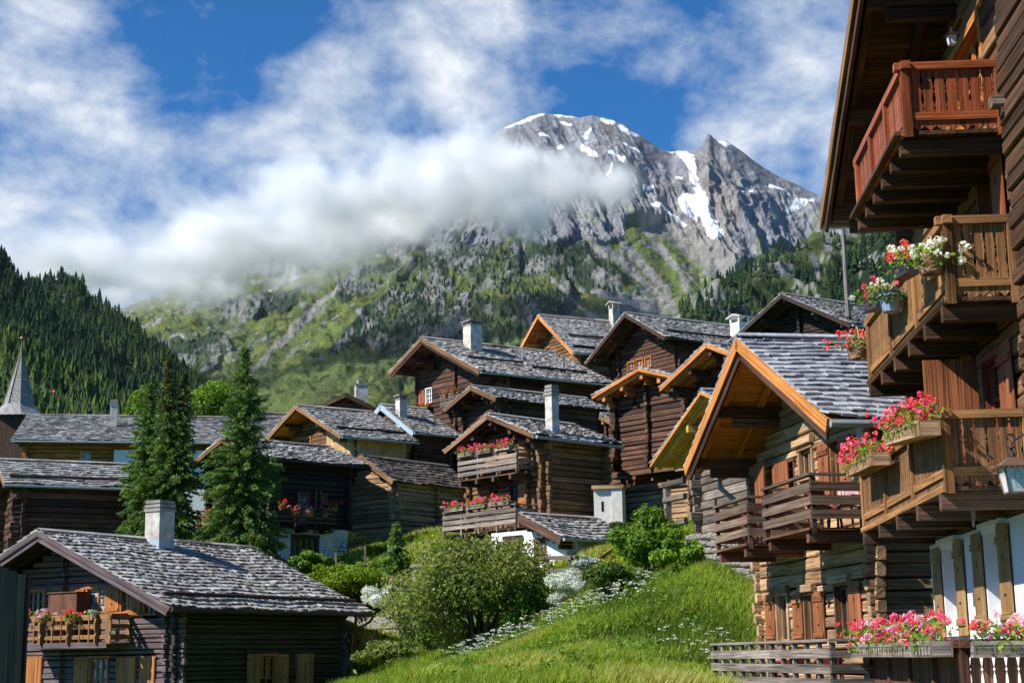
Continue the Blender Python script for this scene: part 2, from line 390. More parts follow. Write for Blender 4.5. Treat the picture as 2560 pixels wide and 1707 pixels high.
def ground(x, y):
    x = np.atleast_1d(np.asarray(x, float)); y = np.atleast_1d(np.asarray(y, float))
    q = np.c_[x.ravel(), y.ravel()]
    z = _tps(q, _C) @ _W[:_n] + _W[_n] + q @ _W[_n + 1:]
    return z.reshape(x.shape)
def gz_(x, y): return float(ground(x, y)[0])

t = NT('meadow_soil'); tc = t.n('ShaderNodeTexCoord'); n1 = t.noise(tc.outputs['Object'], .35, 5, .6); n2 = t.noise(tc.outputs['Object'], 3.0, 5, .7)
t.bsdf(t.mix(1.0, t.ramp(n1, [(.3, (.050, .085, .012)), (.55, (.085, .130, .020)), (.8, (.13, .15, .035))]), t.ramp(n2, [(.3, (.6,) * 3), (.7, (1.3,) * 3)]), 'MULTIPLY'), .95, .1, n2, .1)
def grid_obj(name, X, Y, Z, mats, colors=None, smooth=True):
    ny, nx = X.shape; V = np.stack([X, Y, Z], -1).reshape(-1, 3)
    i = np.arange(ny * nx).reshape(ny, nx)
    F = np.stack([i[:-1, :-1], i[:-1, 1:], i[1:, 1:], i[1:, :-1]], -1).reshape(-1, 4)
    me = bpy.data.meshes.new(name)
    me.vertices.add(len(V)); me.vertices.foreach_set('co', V.astype(np.float32).ravel())
    me.loops.add(F.size); me.loops.foreach_set('vertex_index', F.astype(np.int32).ravel())
    me.polygons.add(len(F)); me.polygons.foreach_set('loop_start', np.arange(0, F.size, 4, dtype=np.int32)); me.polygons.foreach_set('loop_total', np.full(len(F), 4, np.int32))
    me.polygons.foreach_set('use_smooth', np.full(len(F), smooth))
    if colors is not None:
        a = me.attributes.new('col', 'FLOAT_COLOR', 'POINT'); c = np.c_[colors.reshape(-1, 3), np.ones(len(V))]; a.data.foreach_set('color', c.astype(np.float32).ravel())
    me.materials.append(M[mats]); me.update(calc_edges=True)
    o = bpy.data.objects.new(name, me); COL.objects.link(o); return o
gy = np.concatenate([np.arange(-10, 90, .8), np.arange(90, 160, 2.5), np.arange(160, 760, 20)]); gx_ = np.concatenate([np.arange(-320, -50, 15), np.arange(-50, -15, 1.5), np.arange(-15, 14, .7), np.arange(14, 50, 1.5), np.arange(50, 330, 15)])
GX, GY = np.meshgrid(gx_, gy); GZ = ground(GX, GY) + fbm(GX / 3, GY / 3, o=3) * .12
tag(grid_obj('ground', GX, GY, GZ, 'meadow_soil'), kind='structure')
# a wide apron so the land runs on behind and beside the viewer
ax, ay = np.meshgrid(np.array([-9000, -3000, -900, -325.]), np.array([-6000, -600, 0, 300, 760.])); ap = []
V = []; 
mbg = MB()
for (x0, x1, y0, y1) in ((-9000, -318, -9000, 760), (328, 9000, -9000, 760), (-318, 328, -9000, -9.5)):
    mbg.add([Vector((x0, y0, -9)), Vector((x1, y0, -9)), Vector((x1, y1, -9)), Vector((x0, y1, -9))], [(0, 1, 2, 3)], [(0, 0, 0)] * 4)
tag(mbg.build('valley_floor', 'meadow_soil'), kind='structure')

# ------------------------------------------------------------------ mountains
t = NT('terrain'); a = t.n('ShaderNodeAttribute'); a.attribute_name = 'col'
tc = t.n('ShaderNodeTexCoord'); n1 = t.noise(tc.outputs['Object'], .09, 6, .75); n2 = t.noise(tc.outputs['Object'], .022, 6, .7)
k = t.mix(1.0, t.ramp(n1, [(.3, (.62,) * 3), (.7, (1.38,) * 3)]), t.ramp(n2, [(.3, (.75,) * 3), (.7, (1.25,) * 3)]), 'MULTIPLY')
t.bsdf(t.mix(1.0, a.outputs['Color'], k, 'MULTIPLY'), .95, .1, n1, 6)

def terrain(name, ridge, base, r0, r1, x0, x1, nx, ny, disp, color, p=1.0, taper=.25, back=True, dense=None):
    """a mountainside seen under these angles, from r0 m (foot) to r1 m (ridge): real heights, ribs and gullies"""
    px = np.linspace(x0, x1, nx) if dense is None else np.concatenate([np.linspace(x0, dense[0], 60)[:-1], np.linspace(dense[0], dense[1], nx - 120), np.linspace(dense[1], x1, 60)[1:]]); nx = len(px); s = np.linspace(0, 1, ny)
    S, PX = np.meshgrid(s, px, indexing='ij')
    yr = interp(ridge, PX); yb = interp(base, PX)
    PY = yb + (yr - yb) * S
    rr0 = r0(PX) if callable(r0) else r0; rr1 = r1(PX) if callable(r1) else r1
    D = rr0 + (rr1 - rr0) * S ** p
    x = (PX - 1280) / FPX; y = (853.5 - PY) / FPX
    xx, yy = x * cR - y * sR, x * sR + y * cR
    dx, dy, dz = xx, cP - yy * sP, sP + yy * cP
    h = np.hypot(dx, dy); X, Y, Z = dx / h * D, dy / h * D, dz / h * D
    rad = np.stack([dx / h, dy / h], -1)
    n, rock = disp(PX, PY, X, Y, Z)
    tp = np.minimum(1, (1 - S) * 6 + taper)
    X = X - rad[..., 0] * n * .75 * tp; Y = Y - rad[..., 1] * n * .75 * tp; Z = Z + n * .5 * tp
    C = color(PX, PY, X, Y, Z)
    if back:
        for q, (dd, dzz) in enumerate(((60, -25), (400, -350), (900, -900))):
            X = np.vstack([X, X[ny - 1] + rad[-1, :, 0] * dd]); Y = np.vstack([Y, Y[ny - 1] + rad[-1, :, 1] * dd]); Z = np.vstack([Z, Z[ny - 1] + dzz]); C = np.concatenate([C, C[-1:]], 0)
    o = grid_obj(name, X, Y, Z, 'terrain', C, smooth=True); tag(o, kind='structure')
    return o, (PX, PY, X[:ny], Y[:ny], Z[:ny], C[:ny])

RIDGE_M = [(-300, 900), (250, 800), (330, 760), (430, 720), (600, 640), (800, 545), (1000, 450), (1150, 380), (1215, 352), (1250, 328), (1290, 309), (1325, 294), (1352, 286), (1385, 288), (1420, 290), (1450, 297), (1480, 291), (1520, 299), (1560, 314), (1600, 340), (1628, 360), (1650, 374), (1680, 381), (1700, 379), (1725, 380), (1748, 374), (1763, 352), (1769, 338), (1774, 338), (1786, 349), (1800, 354), (1815, 352), (1850, 374), (1880, 398), (1930, 432), (1980, 458), (2040, 486), (2100, 508), (2300, 560), (2700, 640)]
BASE_M = [(-300, 1180), (2700, 1160)]
ROCK_HI = [(1150, 260), (2800, 260), (2800, 700), (2200, 640), (2100, 590), (2020, 590), (1960, 620), (1900, 650), (1850, 680), (1800, 620), (1740, 585), (1650, 555), (1600, 560), (1560, 575), (1500, 605), (1400, 620), (1250, 610), (1150, 595), (1050, 600), (950, 615), (760, 660), (560, 690), (-400, 760), (-400, 200)]
CRAGS = [[(1090, 600), (1200, 580), (1400, 615), (1425, 700), (1420, 770), (1400, 830), (1330, 900), (1250, 930), (1130, 900), (1000, 880), (930, 868), (830, 905), (870, 850), (905, 800), (980, 725), (1040, 650)],
         [(1400, 600), (1470, 600), (1560, 690), (1552, 735), (1480, 730), (1420, 690)], [(400, 860), (470, 850), (530, 830), (575, 862), (545, 905), (510, 940), (440, 950)],
         [(840, 700), (960, 650), (1040, 640), (960, 720), (880, 760), (850, 740)], [(560, 740), (700, 730), (760, 725), (700, 770), (610, 800), (540, 790)], [(880, 620), (1000, 590), (1080, 600), (960, 640)]]
SCREE = [[(615, 930, 5), (700, 852, 7), (800, 755, 8), (890, 690, 6)], [(1525, 560, 7), (1600, 655, 11), (1662, 720, 10), (1692, 800, 9)], [(1605, 560, 7), (1700, 682, 8), (1728, 755, 9), (1752, 775, 6)], [(1445, 585, 14), (1540, 640, 13), (1610, 700, 9), (1680, 770, 6)], [(1640, 560, 22), (1760, 610, 36), (1840, 680, 26)], [(1760, 540, 30), (1820, 640, 26), (1850, 700, 16)], [(1380, 700, 4), (1450, 760, 5), (1500, 800, 18)], [(1480, 720, 4), (1640, 770, 30), (1540, 790, 22)], [(760, 640, 5), (690, 700, 6), (640, 740, 4)], [(1600, 600, 5), (1680, 650, 4), (1760, 720, 3)]]
SNOW = [[(1702, 381, 10), (1718, 398, 12), (1730, 430, 8), (1734, 465, 8), (1752, 498, 9), (1772, 545, 12), (1792, 585, 12)], [(1700, 505, 5), (1725, 520, 16), (1758, 510, 12)], [(1628, 520, 3), (1670, 530, 5), (1716, 550, 3)], [(1972, 526, 3), (1992, 512, 8), (2032, 505, 4)], [(1925, 468, 5), (1972, 494, 2)], [(1262, 322, 2), (1310, 305, 5), (1358, 288, 3)], [(1388, 291, 3), (1432, 291, 3)], [(1505, 302, 4), (1535, 310, 4)], [(1548, 318, 4), (1572, 335, 6), (1592, 340, 2)], [(1352, 340, 5), (1376, 349, 2)], [(1462, 346, 4), (1476, 331, 3)], [(1396, 376, 4), (1414, 380, 3)], [(1455, 372, 4), (1488, 389, 4)], [(1525, 396, 4), (1562, 418, 3)], [(1648, 366, 3), (1682, 380, 4)], [(1794, 352, 3), (1820, 362, 5)], [(1858, 502, 3), (1876, 484, 4), (1858, 468, 3)], [(1405, 308, 2), (1425, 316, 3)], [(1576, 375, 2), (1590, 400, 2)], [(1620, 485, 3), (1648, 484, 1)], [(1694, 452, 3), (1706, 458, 2)], [(1560, 365, 3), (1605, 392, 2)], [(1505, 445, 2), (1530, 440, 3)]]
def dispM(PX, PY, X, Y, Z):
    wx = PX + fbm(PX / 60, PY / 60, 3, 3) * 30; wy = PY + fbm(PX / 60, PY / 60, 9, 3) * 26
    hi = inpoly(wx, wy, ROCK_HI).astype(float)
    cr = np.zeros_like(hi)
    for c in CRAGS: cr = np.maximum(cr, inpoly(wx, wy, c))
    for k in range(3):
        for A in (hi, cr):
            A[1:-1, 1:-1] = (A[1:-1, 1:-1] * 2 + A[:-2, 1:-1] + A[2:, 1:-1] + A[1:-1, :-2] + A[1:-1, 2:]) / 6
    slant = np.where(PX < 1300, .55, -.5)
    a = PX + slant * PY; ribs_ = 0                                   # ribs run down the fall line
    ribs = fbm(a / 90, PY / 140, 1, 3, True) * 34 + fbm(a / 24, PY / 26, 2, 6, True) * 15
    crag = fbm(a / 70, PY / 80, 5, 3, True) * 14 + fbm(PX / 20, PY / 16, 6, 6, True) * 6
    soft = fbm(a / 120, PY / 320, 7, 3) * 30 + fbm(PX / 22, PY / 18, 8, 5) * 6
    low = smooth(1080, 900, PY)
    return (ribs * hi + crag * cr * (1 - hi) + soft * (1 - hi) * (1 - cr) * low), np.maximum(hi, cr)
def colM(PX, PY, X, Y, Z):
    n1 = fbm(PX / 34, PY / 30, 1, 5); n2 = fbm(PX / 8, PY / 7, 2, 5) * .75 + fbm(PX / 3.5, PY / 3, 22, 3) * .45; n3 = fbm(PX / 90, PY / 70, 3, 4)
    wx = PX + fbm(PX / 60, PY / 60, 3, 3) * 30 + n2 * 5; wy = PY + fbm(PX / 60, PY / 60, 9, 3) * 26 + n2 * 5
    G = lambda a: np.array(a)[None, None, :]
    grass = G((.088, .122, .034)) * (1 + n3 * .5 + n2 * .25)[..., None] + G((.035, .024, .004)) * smooth(-.2, .5, n1)[..., None]
    grass = grass * (1 - .35 * smooth(1000, 900, PX)[..., None] * smooth(700, 900, PX)[..., None] * 0)
    slant = PX * .55 + PY
    ledge = smooth(.20, .34, .45 * fbm(slant / 26, (PX - PY) / 120, 11, 3) + .75 * fbm(slant / 9, (PX - PY) / 30, 12, 4) + .12 * smooth(760, 600, PY) + .10 * smooth(760, 480, PX) * smooth(960, 800, PY)) * smooth(980, 860, PY)
    bush = smooth(.12, .3, fbm(PX / 16, PY / 12, 14, 4) - .1 + .28 * smooth(840, 1000, PX) * smooth(1200, 1000, PX) * smooth(840, 900, PY))
    rockc = G((.185, .192, .212)) * (1 + n1 * .6 + n2 * .5)[..., None] + G((.05, .032, .015)) * smooth(.0, .5, n3)[..., None]
    col = grass * (1 - bush[..., None] * .62 * smooth(620, 760, PY)[..., None])
    col = col + (rockc * .95 - col) * (ledge * smooth(-.3, .25, n2))[..., None]
    hi = inpoly(wx, wy, ROCK_HI)
    cr = np.zeros_like(hi)
    for c in CRAGS: cr |= inpoly(wx, wy, c)
    wood_ = smooth(-.18, .10, n1 + n2 * .6 + .06)[..., None]
    pas_ = smooth(.05, .35, n3 + n1 * .5)[..., None] * .8
    cragc = G((.17, .175, .165)) * (1 + n2 * .7)[..., None] * (1 - wood_) + G((.030, .050, .028)) * (1 + n2 * .4)[..., None] * wood_
    cragc = cragc + (grass * .85 - cragc) * pas_
    col = np.where((cr & ~hi)[..., None], cragc, col)
    hic = rockc * (1 + .22 * smooth(.1, .5, fbm(PX / 70, PY / 40, 21, 3)))[..., None]
    green = smooth(.1, .4, n1 + n3 * .6) * smooth(480, 600, PY)
    hic = hic + (grass * .8 - hic) * green[..., None] * .75
    warm = inpoly(wx, wy, [(1740, 385), (1790, 350), (1850, 420), (1870, 520), (1830, 590), (1790, 560), (1760, 480)])
    hic = np.where(warm[..., None], hic * .7 + G((.13, .105, .085)) * .6, hic)
    col = np.where(hi[..., None], hic, col)
    for sline in SCREE:
        d = dline(PX + n1 * 9 + n2 * 6, PY + n2 * 4, sline); m = smooth(1.35, .55, d + n2 * .35)[..., None]
        col = col + (G((.235, .225, .215)) * (1 + n2 * .35)[..., None] - col) * m * .85
    for sline in SNOW:
        d = dline(PX + n2 * 5, PY + n2 * 4, sline) / 1.15; m = smooth(1.12, .85, d + n2 * .5)[..., None]
        col = col + (G((.84, .85, .87)) - col) * m
    return np.clip(col, .008, .9)
mtn, TM = terrain('mountain', RIDGE_M, BASE_M, lambda p: 1050 + 0 * p, lambda p: np.interp(p, [0, 800, 1400, 2000, 2600], [2500, 3100, 3500, 3500, 3300]), -250, 2500, 980, 520, dispM, colM, p=1.0, taper=.12, dense=(320, 2090))

# wooded hills ------------------------------------------------------------------
def hillcol(seed, rockiness, cols):
    def f(PX, PY, X, Y, Z):
        n1 = fbm(PX / 40, PY / 34, seed, 5); n2 = fbm(PX / 9, PY / 8, seed + 1, 4)
        g = np.array(cols[0])[None, None] * (1 + n1 * .5 + n2 * .3)[..., None]
        r = np.array((.19, .19, .18))[None, None] * (1 + n2 * .6)[..., None]
        m = smooth(.5 - rockiness, .62 - rockiness, n1 * .8 + n2 * .5 + .25)[..., None]
        return np.clip(g + (r - g) * m, .006, .6)
    return f
def hilldisp(seed, amp):
    def f(PX, PY, X, Y, Z):
        return fbm(X / 90, Y / 90, seed, 5, True) * amp + fbm(X / 22, Z / 22, seed + 1, 4) * amp * .3, None
    return f
LA = [(-900, 330), (-500, 380), (-300, 440), (-120, 560), (0, 662), (22, 685), (48, 716), (75, 745), (120, 792), (180, 850), (210, 882), (260, 945), (330, 1010), (420, 1060), (520, 1110), (700, 1150)]
LB = [(-900, 700), (-300, 800), (30, 742), (60, 724), (80, 716), (130, 704), (180, 706), (205, 722), (250, 752), (300, 792), (335, 822), (370, 856), (405, 886), (440, 924), (475, 950), (510, 975), (580, 1040), (700, 1120)]
LC = [(-900, 760), (-300, 810), (0, 850), (50, 868), (90, 892), (140, 940), (200, 976), (260, 1008), (330, 1040), (420, 1075), (560, 1120), (700, 1140)]
RR = [(1400, 1000), (1560, 900), (1640, 852), (1700, 795), (1740, 755), (1790, 712), (1840, 682), (1890, 668), (1930, 660), (1980, 640), (2020, 612), (2080, 596), (2160, 574), (2260, 552), (2600, 500)]
RF = [(1500, 1000), (1700, 960), (1900, 880), (2000, 800), (2060, 735), (2120, 672), (2180, 622), (2240, 575), (2300, 540), (2600, 430)]
hB, TB = terrain('wooded_hill', LB, [(-300, 1150), (800, 1170)], 700, lambda p: np.interp(p, [0, 500], [1500, 1250]), -760, 640, 290, 130, hilldisp(31, 26), hillcol(33, .02, [(.022, .034, .014)]))
hA, TA = terrain('wooded_hill', LA, [(-300, 1150), (800, 1170)], 560, lambda p: np.interp(p, [0, 400], [1150, 800]), -760, 640, 270, 110, hilldisp(41, 20), hillcol(43, -.06, [(.016, .026, .012)]))
hC, TC = terrain('wooded_hill', LC, [(-300, 1160), (800, 1170)], 420, 640, -760, 640, 230, 60, hilldisp(51, 8), hillcol(53, -.06, [(.05, .065, .016)]))
hR, TR = terrain('rocky_hill', RR, [(1300, 1150), (2700, 1150)], 620, lambda p: np.interp(p, [1500, 2300], [1000, 1500]), 1420, 3000, 380, 150, hilldisp(61, 34), hillcol(63, .16, [(.060, .080, .026)]))
hF, TF = terrain('wooded_hill', RF, [(1300, 1150), (2700, 1150)], 560, 900, 1560, 3000, 230, 90, hilldisp(71, 16), hillcol(73, -.05, [(.016, .026, .012)]))

# conifers of the far woods: each tree a few jagged skirts, one mesh per wood
def conifer_template(nsk, ns, seed):
    rg = np.random.default_rng(seed); T = []
    for k in range(nsk):
        z0 = .06 + .80 * k / nsk; z1 = min(1.0, z0 + .42 * (1 - .35 * k / nsk)); rad = .20 * (1 - k / nsk) ** .8 + .035
        ang = np.arange(ns) / ns * 2 * math.pi + rg.random() * 6
        for i in range(ns):
            a0, a1 = ang[i], ang[i] + 2 * math.pi / ns
            am = (a0 + a1) / 2; rr = rad * rg.uniform(.75, 1.2)
            p0 = (math.cos(a0) * rr * .62, math.sin(a0) * rr * .62, z0 + .03); pm = (math.cos(am) * rr, math.sin(am) * rr, z0 - .03); p1 = (math.cos(a1) * rr * .62, math.sin(a1) * rr * .62, z0 + .03)
            T.append([p0, pm, (0, 0, z1)]); T.append([pm, p1, (0, 0, z1)])
    return np.array(T)
TPL = [conifer_template(4, 5, s) for s in range(6)]
def wood_stuff(name, label, TT, n, hmin, hmax, dens, mat, cls, seed, pts=None):
    rg = np.random.default_rng(seed); PX, PY, X, Y, Z, C = TT; ny, nx = X.shape
    cand = rg.integers(0, ny * nx, n * 9); w = dens(PX, PY).ravel()[cand] * (np.hypot(X, Y).ravel()[cand] / 900)
    cand = cand[rg.random(len(cand)) < w][:n]
    Vs = []; Gs = []
    for c in cand:
        j, i = divmod(int(c), nx); h = rg.uniform(hmin, hmax); T = TPL[rg.integers(6)]
        jx, jy = rg.uniform(-5, 5, 2); a = rg.random() * 6.28; ca, sa = math.cos(a), math.sin(a)
        wd = rg.uniform(.8, 1.25)
        P = np.empty_like(T); P[..., 0] = (T[..., 0] * ca - T[..., 1] * sa) * h * wd + X[j, i] + jx; P[..., 1] = (T[..., 0] * sa + T[..., 1] * ca) * h * wd + Y[j, i] + jy; P[..., 2] = T[..., 2] * h + Z[j, i] - .4
        Vs.append(P); r = np.clip(cls(rg, PX[j, i], PY[j, i]), 0, 1)
        g = np.zeros(P.shape); g[..., 2] = np.clip(r + rg.uniform(-.06, .06, (len(T), 1)), 0, 1); Gs.append(g)
    o = quads_obj(name, np.concatenate(Vs), np.concatenate(Gs), mat, nv=3); tag(o, label, 'forest', kind='stuff'); return o
leafm('far_needle', [(0, (.014, .034, .020)), (.35, (.032, .066, .028)), (.6, (.062, .105, .030)), (.85, (.115, .155, .034)), (1, (.155, .185, .038))], .15, .03, .9)
def dn(seed, base, amp): return lambda PX, PY: np.clip(base + fbm(PX / 45, PY / 35, seed, 4) * amp, 0, 1) * np.where((PX < -60) | (PX > 2350), .28, 1)
wood_stuff('forest', 'dark spruce and larch forest covering the round hill on the left', TB, 7400, 6.5, 14, dn(81, .75, 1.2), 'far_needle', lambda rg, x, y: rg.beta(2, 3) * .8 + .12 * math.sin(x / 23 + y / 17) + .05, 82)
wood_stuff('forest', 'deep shadowed spruce forest on the steep slope at the left edge', TA, 3400, 9, 16, dn(83, .85, .9), 'far_needle', lambda rg, x, y: rg.beta(1.6, 4) * .6, 84)
wood_stuff('forest', 'yellow-green larch wood on the lower slope behind the church spire', TC, 2200, 6.5, 13, dn(85, .95, .6), 'far_needle', lambda rg, x, y: .35 + rg.beta(2, 2) * .6, 86)
wood_stuff('forest', 'scattered mountain pines among pale rocks on the right-hand ridge', TR, 2600, 6, 12.5, lambda PX, PY: np.clip(.12 + fbm(PX / 30, PY / 26, 87, 4) * 1.5 + .75 * smooth(40, 130, (PY - interp(RR, PX))) * smooth(1960, 1750, PX), 0, 1), 'far_needle', lambda rg, x, y: rg.beta(2, 3) * .7, 88)
wood_stuff('forest', 'dense dark spruce slope beside the big chalet on the right', TF, 2600, 6, 11, dn(89, .9, .6), 'far_needle', lambda rg, x, y: rg.beta(2, 4) * .6, 90)
wood_stuff('forest', 'small dark trees clinging to the grey crags of the middle mountainside', TM, 3200, 6, 11,
           lambda PX, PY: np.clip(sum(inpoly(PX, PY, c) for c in CRAGS[:2] + CRAGS[3:4]) * (.45 + fbm(PX / 22, PY / 20, 91, 4) * 1.6) * smooth(600, 650, PY) * .8, 0, 1) * .45, 'far_needle', lambda rg, x, y: rg.beta(2, 4) * .55, 92)

# ------------------------------------------------------------------ the bank of cloud hanging on the mountainside: a real volume
t = NT('cloud_vapour'); pv = t.n('ShaderNodeVolumePrincipled'); pv.inputs['Color'].default_value = (1, 1, 1, 1); pv.inputs['Density'].default_value = .045; pv.inputs['Anisotropy'].default_value = -.2
pv.inputs['Density Attribute'].default_value = 'density'; t.l(pv.outputs[0], t.out.inputs['Volume'])
# lobes: (px, py, distance, half width px, half height px, depth m, tilt)
LOBES = [(-40, 690, 1950, 260, 90, 150), (200, 690, 1900, 260, 85, 170), (400, 660, 1900, 260, 92, 180), (600, 595, 1900, 280, 105, 190), (820, 515, 1950, 280, 118, 210), (1050, 450, 2000, 250, 112, 210), (1260, 430, 2050, 200, 100, 190), (1400, 455, 2080, 160, 90, 150), (1510, 470, 2100, 120, 62, 120), (1300, 520, 2000, 150, 52, 130), (700, 610, 1850, 240, 48, 120), (420, 710, 1800, 200, 34, 110), (980, 535, 1950, 200, 50, 140)]
def fog_bank():
    me = bpy.data.meshes.new('cloud_bank'); o = bpy.data.objects.new('cloud_bank', me); COL.objects.link(o)
    me.from_pydata([(-800, 1500, 250), (400, 2500, 900)], [], [])
    ng = bpy.data.node_groups.new('cloud_bank', 'GeometryNodeTree'); ng.interface.new_socket('Geometry', in_out='OUTPUT', socket_type='NodeSocketGeometry')
    N = ng.nodes; L = ng.links
    def vm(op, a, b):
        n = N.new('ShaderNodeVectorMath'); n.operation = op
        for i, q in enumerate((a, b)):
            if isinstance(q, tuple): n.inputs[i].default_value = q
            elif q is not None: L.new(q, n.inputs[i])
        return n
    def mt(op, a, b=None, clamp=False):
        n = N.new('ShaderNodeMath'); n.operation = op; n.use_clamp = clamp
        for i, q in enumerate((a, b)):
            if isinstance(q, (int, float)): n.inputs[i].default_value = q
            elif q is not None: L.new(q, n.inputs[i])
        return n.outputs[0]
    pos = N.new('GeometryNodeInputPosition').outputs[0]; acc = None
    lo = [1e9] * 3; hi = [-1e9] * 3
    for px, py, d, hw, hh, dep in LOBES:
        c = ray(px, py); c = c * (d / math.hypot(c.x, c.y)); ex, ez = hw / FPX * d, hh / FPX * d
        for i, e in enumerate((ex, dep, ez)): lo[i] = min(lo[i], c[i] - e * 1.6); hi[i] = max(hi[i], c[i] + e * 1.6)
        q = vm('SUBTRACT', pos, tuple(c)).outputs[0]; q = vm('MULTIPLY', q, (1 / ex, 1 / (dep * 1.25), 1 / ez)).outputs[0]
        f = mt('SUBTRACT', 1.0, vm('LENGTH', q, None).outputs['Value'])
        acc = f if acc is None else mt('MAXIMUM', acc, f)
    def nz(scale, det, rough):
        n = N.new('ShaderNodeTexNoise'); n.inputs['Scale'].default_value = scale; n.inputs['Detail'].default_value = det; n.inputs['Roughness'].default_value = rough
        L.new(pos, n.inputs['Vector']); return mt('SUBTRACT', n.outputs[0], .5)
    den = mt('ADD', acc, mt('MULTIPLY', nz(.0105, 8, .68), 3.1)); den = mt('ADD', den, mt('MULTIPLY', nz(.0035, 2, .5), .9))
    den = mt('SUBTRACT', den, .10)
    den = mt('MAXIMUM', den, 0.0); den = mt('MULTIPLY', den, den); den = mt('MINIMUM', mt('MULTIPLY', den, 2.0), 1.0)
    vc = N.new('GeometryNodeVolumeCube'); L.new(den, vc.inputs['Density'])
    vc.inputs['Min'].default_value = lo; vc.inputs['Max'].default_value = hi
    for k, r in (('Resolution X', 260), ('Resolution Y', 80), ('Resolution Z', 130)): vc.inputs[k].default_value = r
    sm = N.new('GeometryNodeSetMaterial'); sm.inputs['Material'].default_value = M['cloud_vapour']; L.new(vc.outputs[0], sm.inputs[0])
    go = N.new('NodeGroupOutput'); L.new(sm.outputs[0], go.inputs[0])
    md = o.modifiers.new('cloud', 'NODES'); md.node_group = ng
    tag(o, 'long white bank of cloud lying across the mountainside below the summit', 'cloud', kind='stuff')
fog_bank()

# ------------------------------------------------------------------ clear mountain air
t = NT('air'); pv = t.n('ShaderNodeVolumePrincipled'); pv.inputs['Color'].default_value = (.80, .89, 1.0, 1); pv.inputs['Density'].default_value = .000011; pv.inputs['Anisotropy'].default_value = .1; t.l(pv.outputs[0], t.out.inputs['Volume'])
mb = MB(); mb.add([Vector((x, y, z)) for z in (-12, 1500) for x, y in ((-2600, -60), (2900, -60), (2900, 4900), (-2600, 4900))], [(3, 2, 1, 0), (4, 5, 6, 7), (0, 1, 5, 4), (1, 2, 6, 5), (2, 3, 7, 6), (3, 0, 4, 7)], [(0, 0, 0)] * 8)
tag(mb.build('haze', 'air'), 'thin blue mountain air between the village and the peak', 'haze', kind='stuff')
# ------------------------------------------------------------------ gabled houses
def subtract(a0, a1, cuts):
    segs = [(a0, a1)]
    for c0, c1 in cuts:
        out = []
        for s0, s1 in segs:
            if c1 <= s0 or c0 >= s1: out.append((s0, s1)); continue
            if c0 > s0: out.append((s0, c0))
            if c1 < s1: out.append((c1, s1))
        segs = out
    return [s for s in segs if s[1] - s[0] > .03]

class Face:
    """an upright wall plane: a runs along it, o stands out of it, z is up (z in world metres)"""
    def __init__(s, H, O, a, n, a0, a1): s.H, s.O, s.a, s.n, s.a0, s.a1 = H, Vector(O), Vector(a), Vector(n), a0, a1
    def pt(s, a, o, z): p = s.O + s.a * a + s.n * o; return Vector((p.x, p.y, z - s.H.zb))
    def px(s, x, y, o=0.0):
        c = s.H.inv @ Vector((0, 0, 0)); r = (s.H.inv.to_3x3() @ ray(x, y))
        P = s.O + s.n * o; n = s.n
        k = ((P.x - c.x) * n.x + (P.y - c.y) * n.y) / (r.x * n.x + r.y * n.y); q = c + r * k
        return ((q - s.O).x * s.a.x + (q - s.O).y * s.a.y, q.z + s.H.zb)
    def rect(s, x0, y0, x1, y1, o=0.0):
        """the wall rectangle (a0, a1, z0, z1) covering that window of the view"""
        p = [s.px(x0, y0, o), s.px(x1, y0, o), s.px(x0, y1, o), s.px(x1, y1, o)]
        l = (p[0][0] + p[2][0]) / 2; r_ = (p[1][0] + p[3][0]) / 2
        return min(l, r_), max(l, r_), (p[2][1] + p[3][1]) / 2, (p[0][1] + p[1][1]) / 2

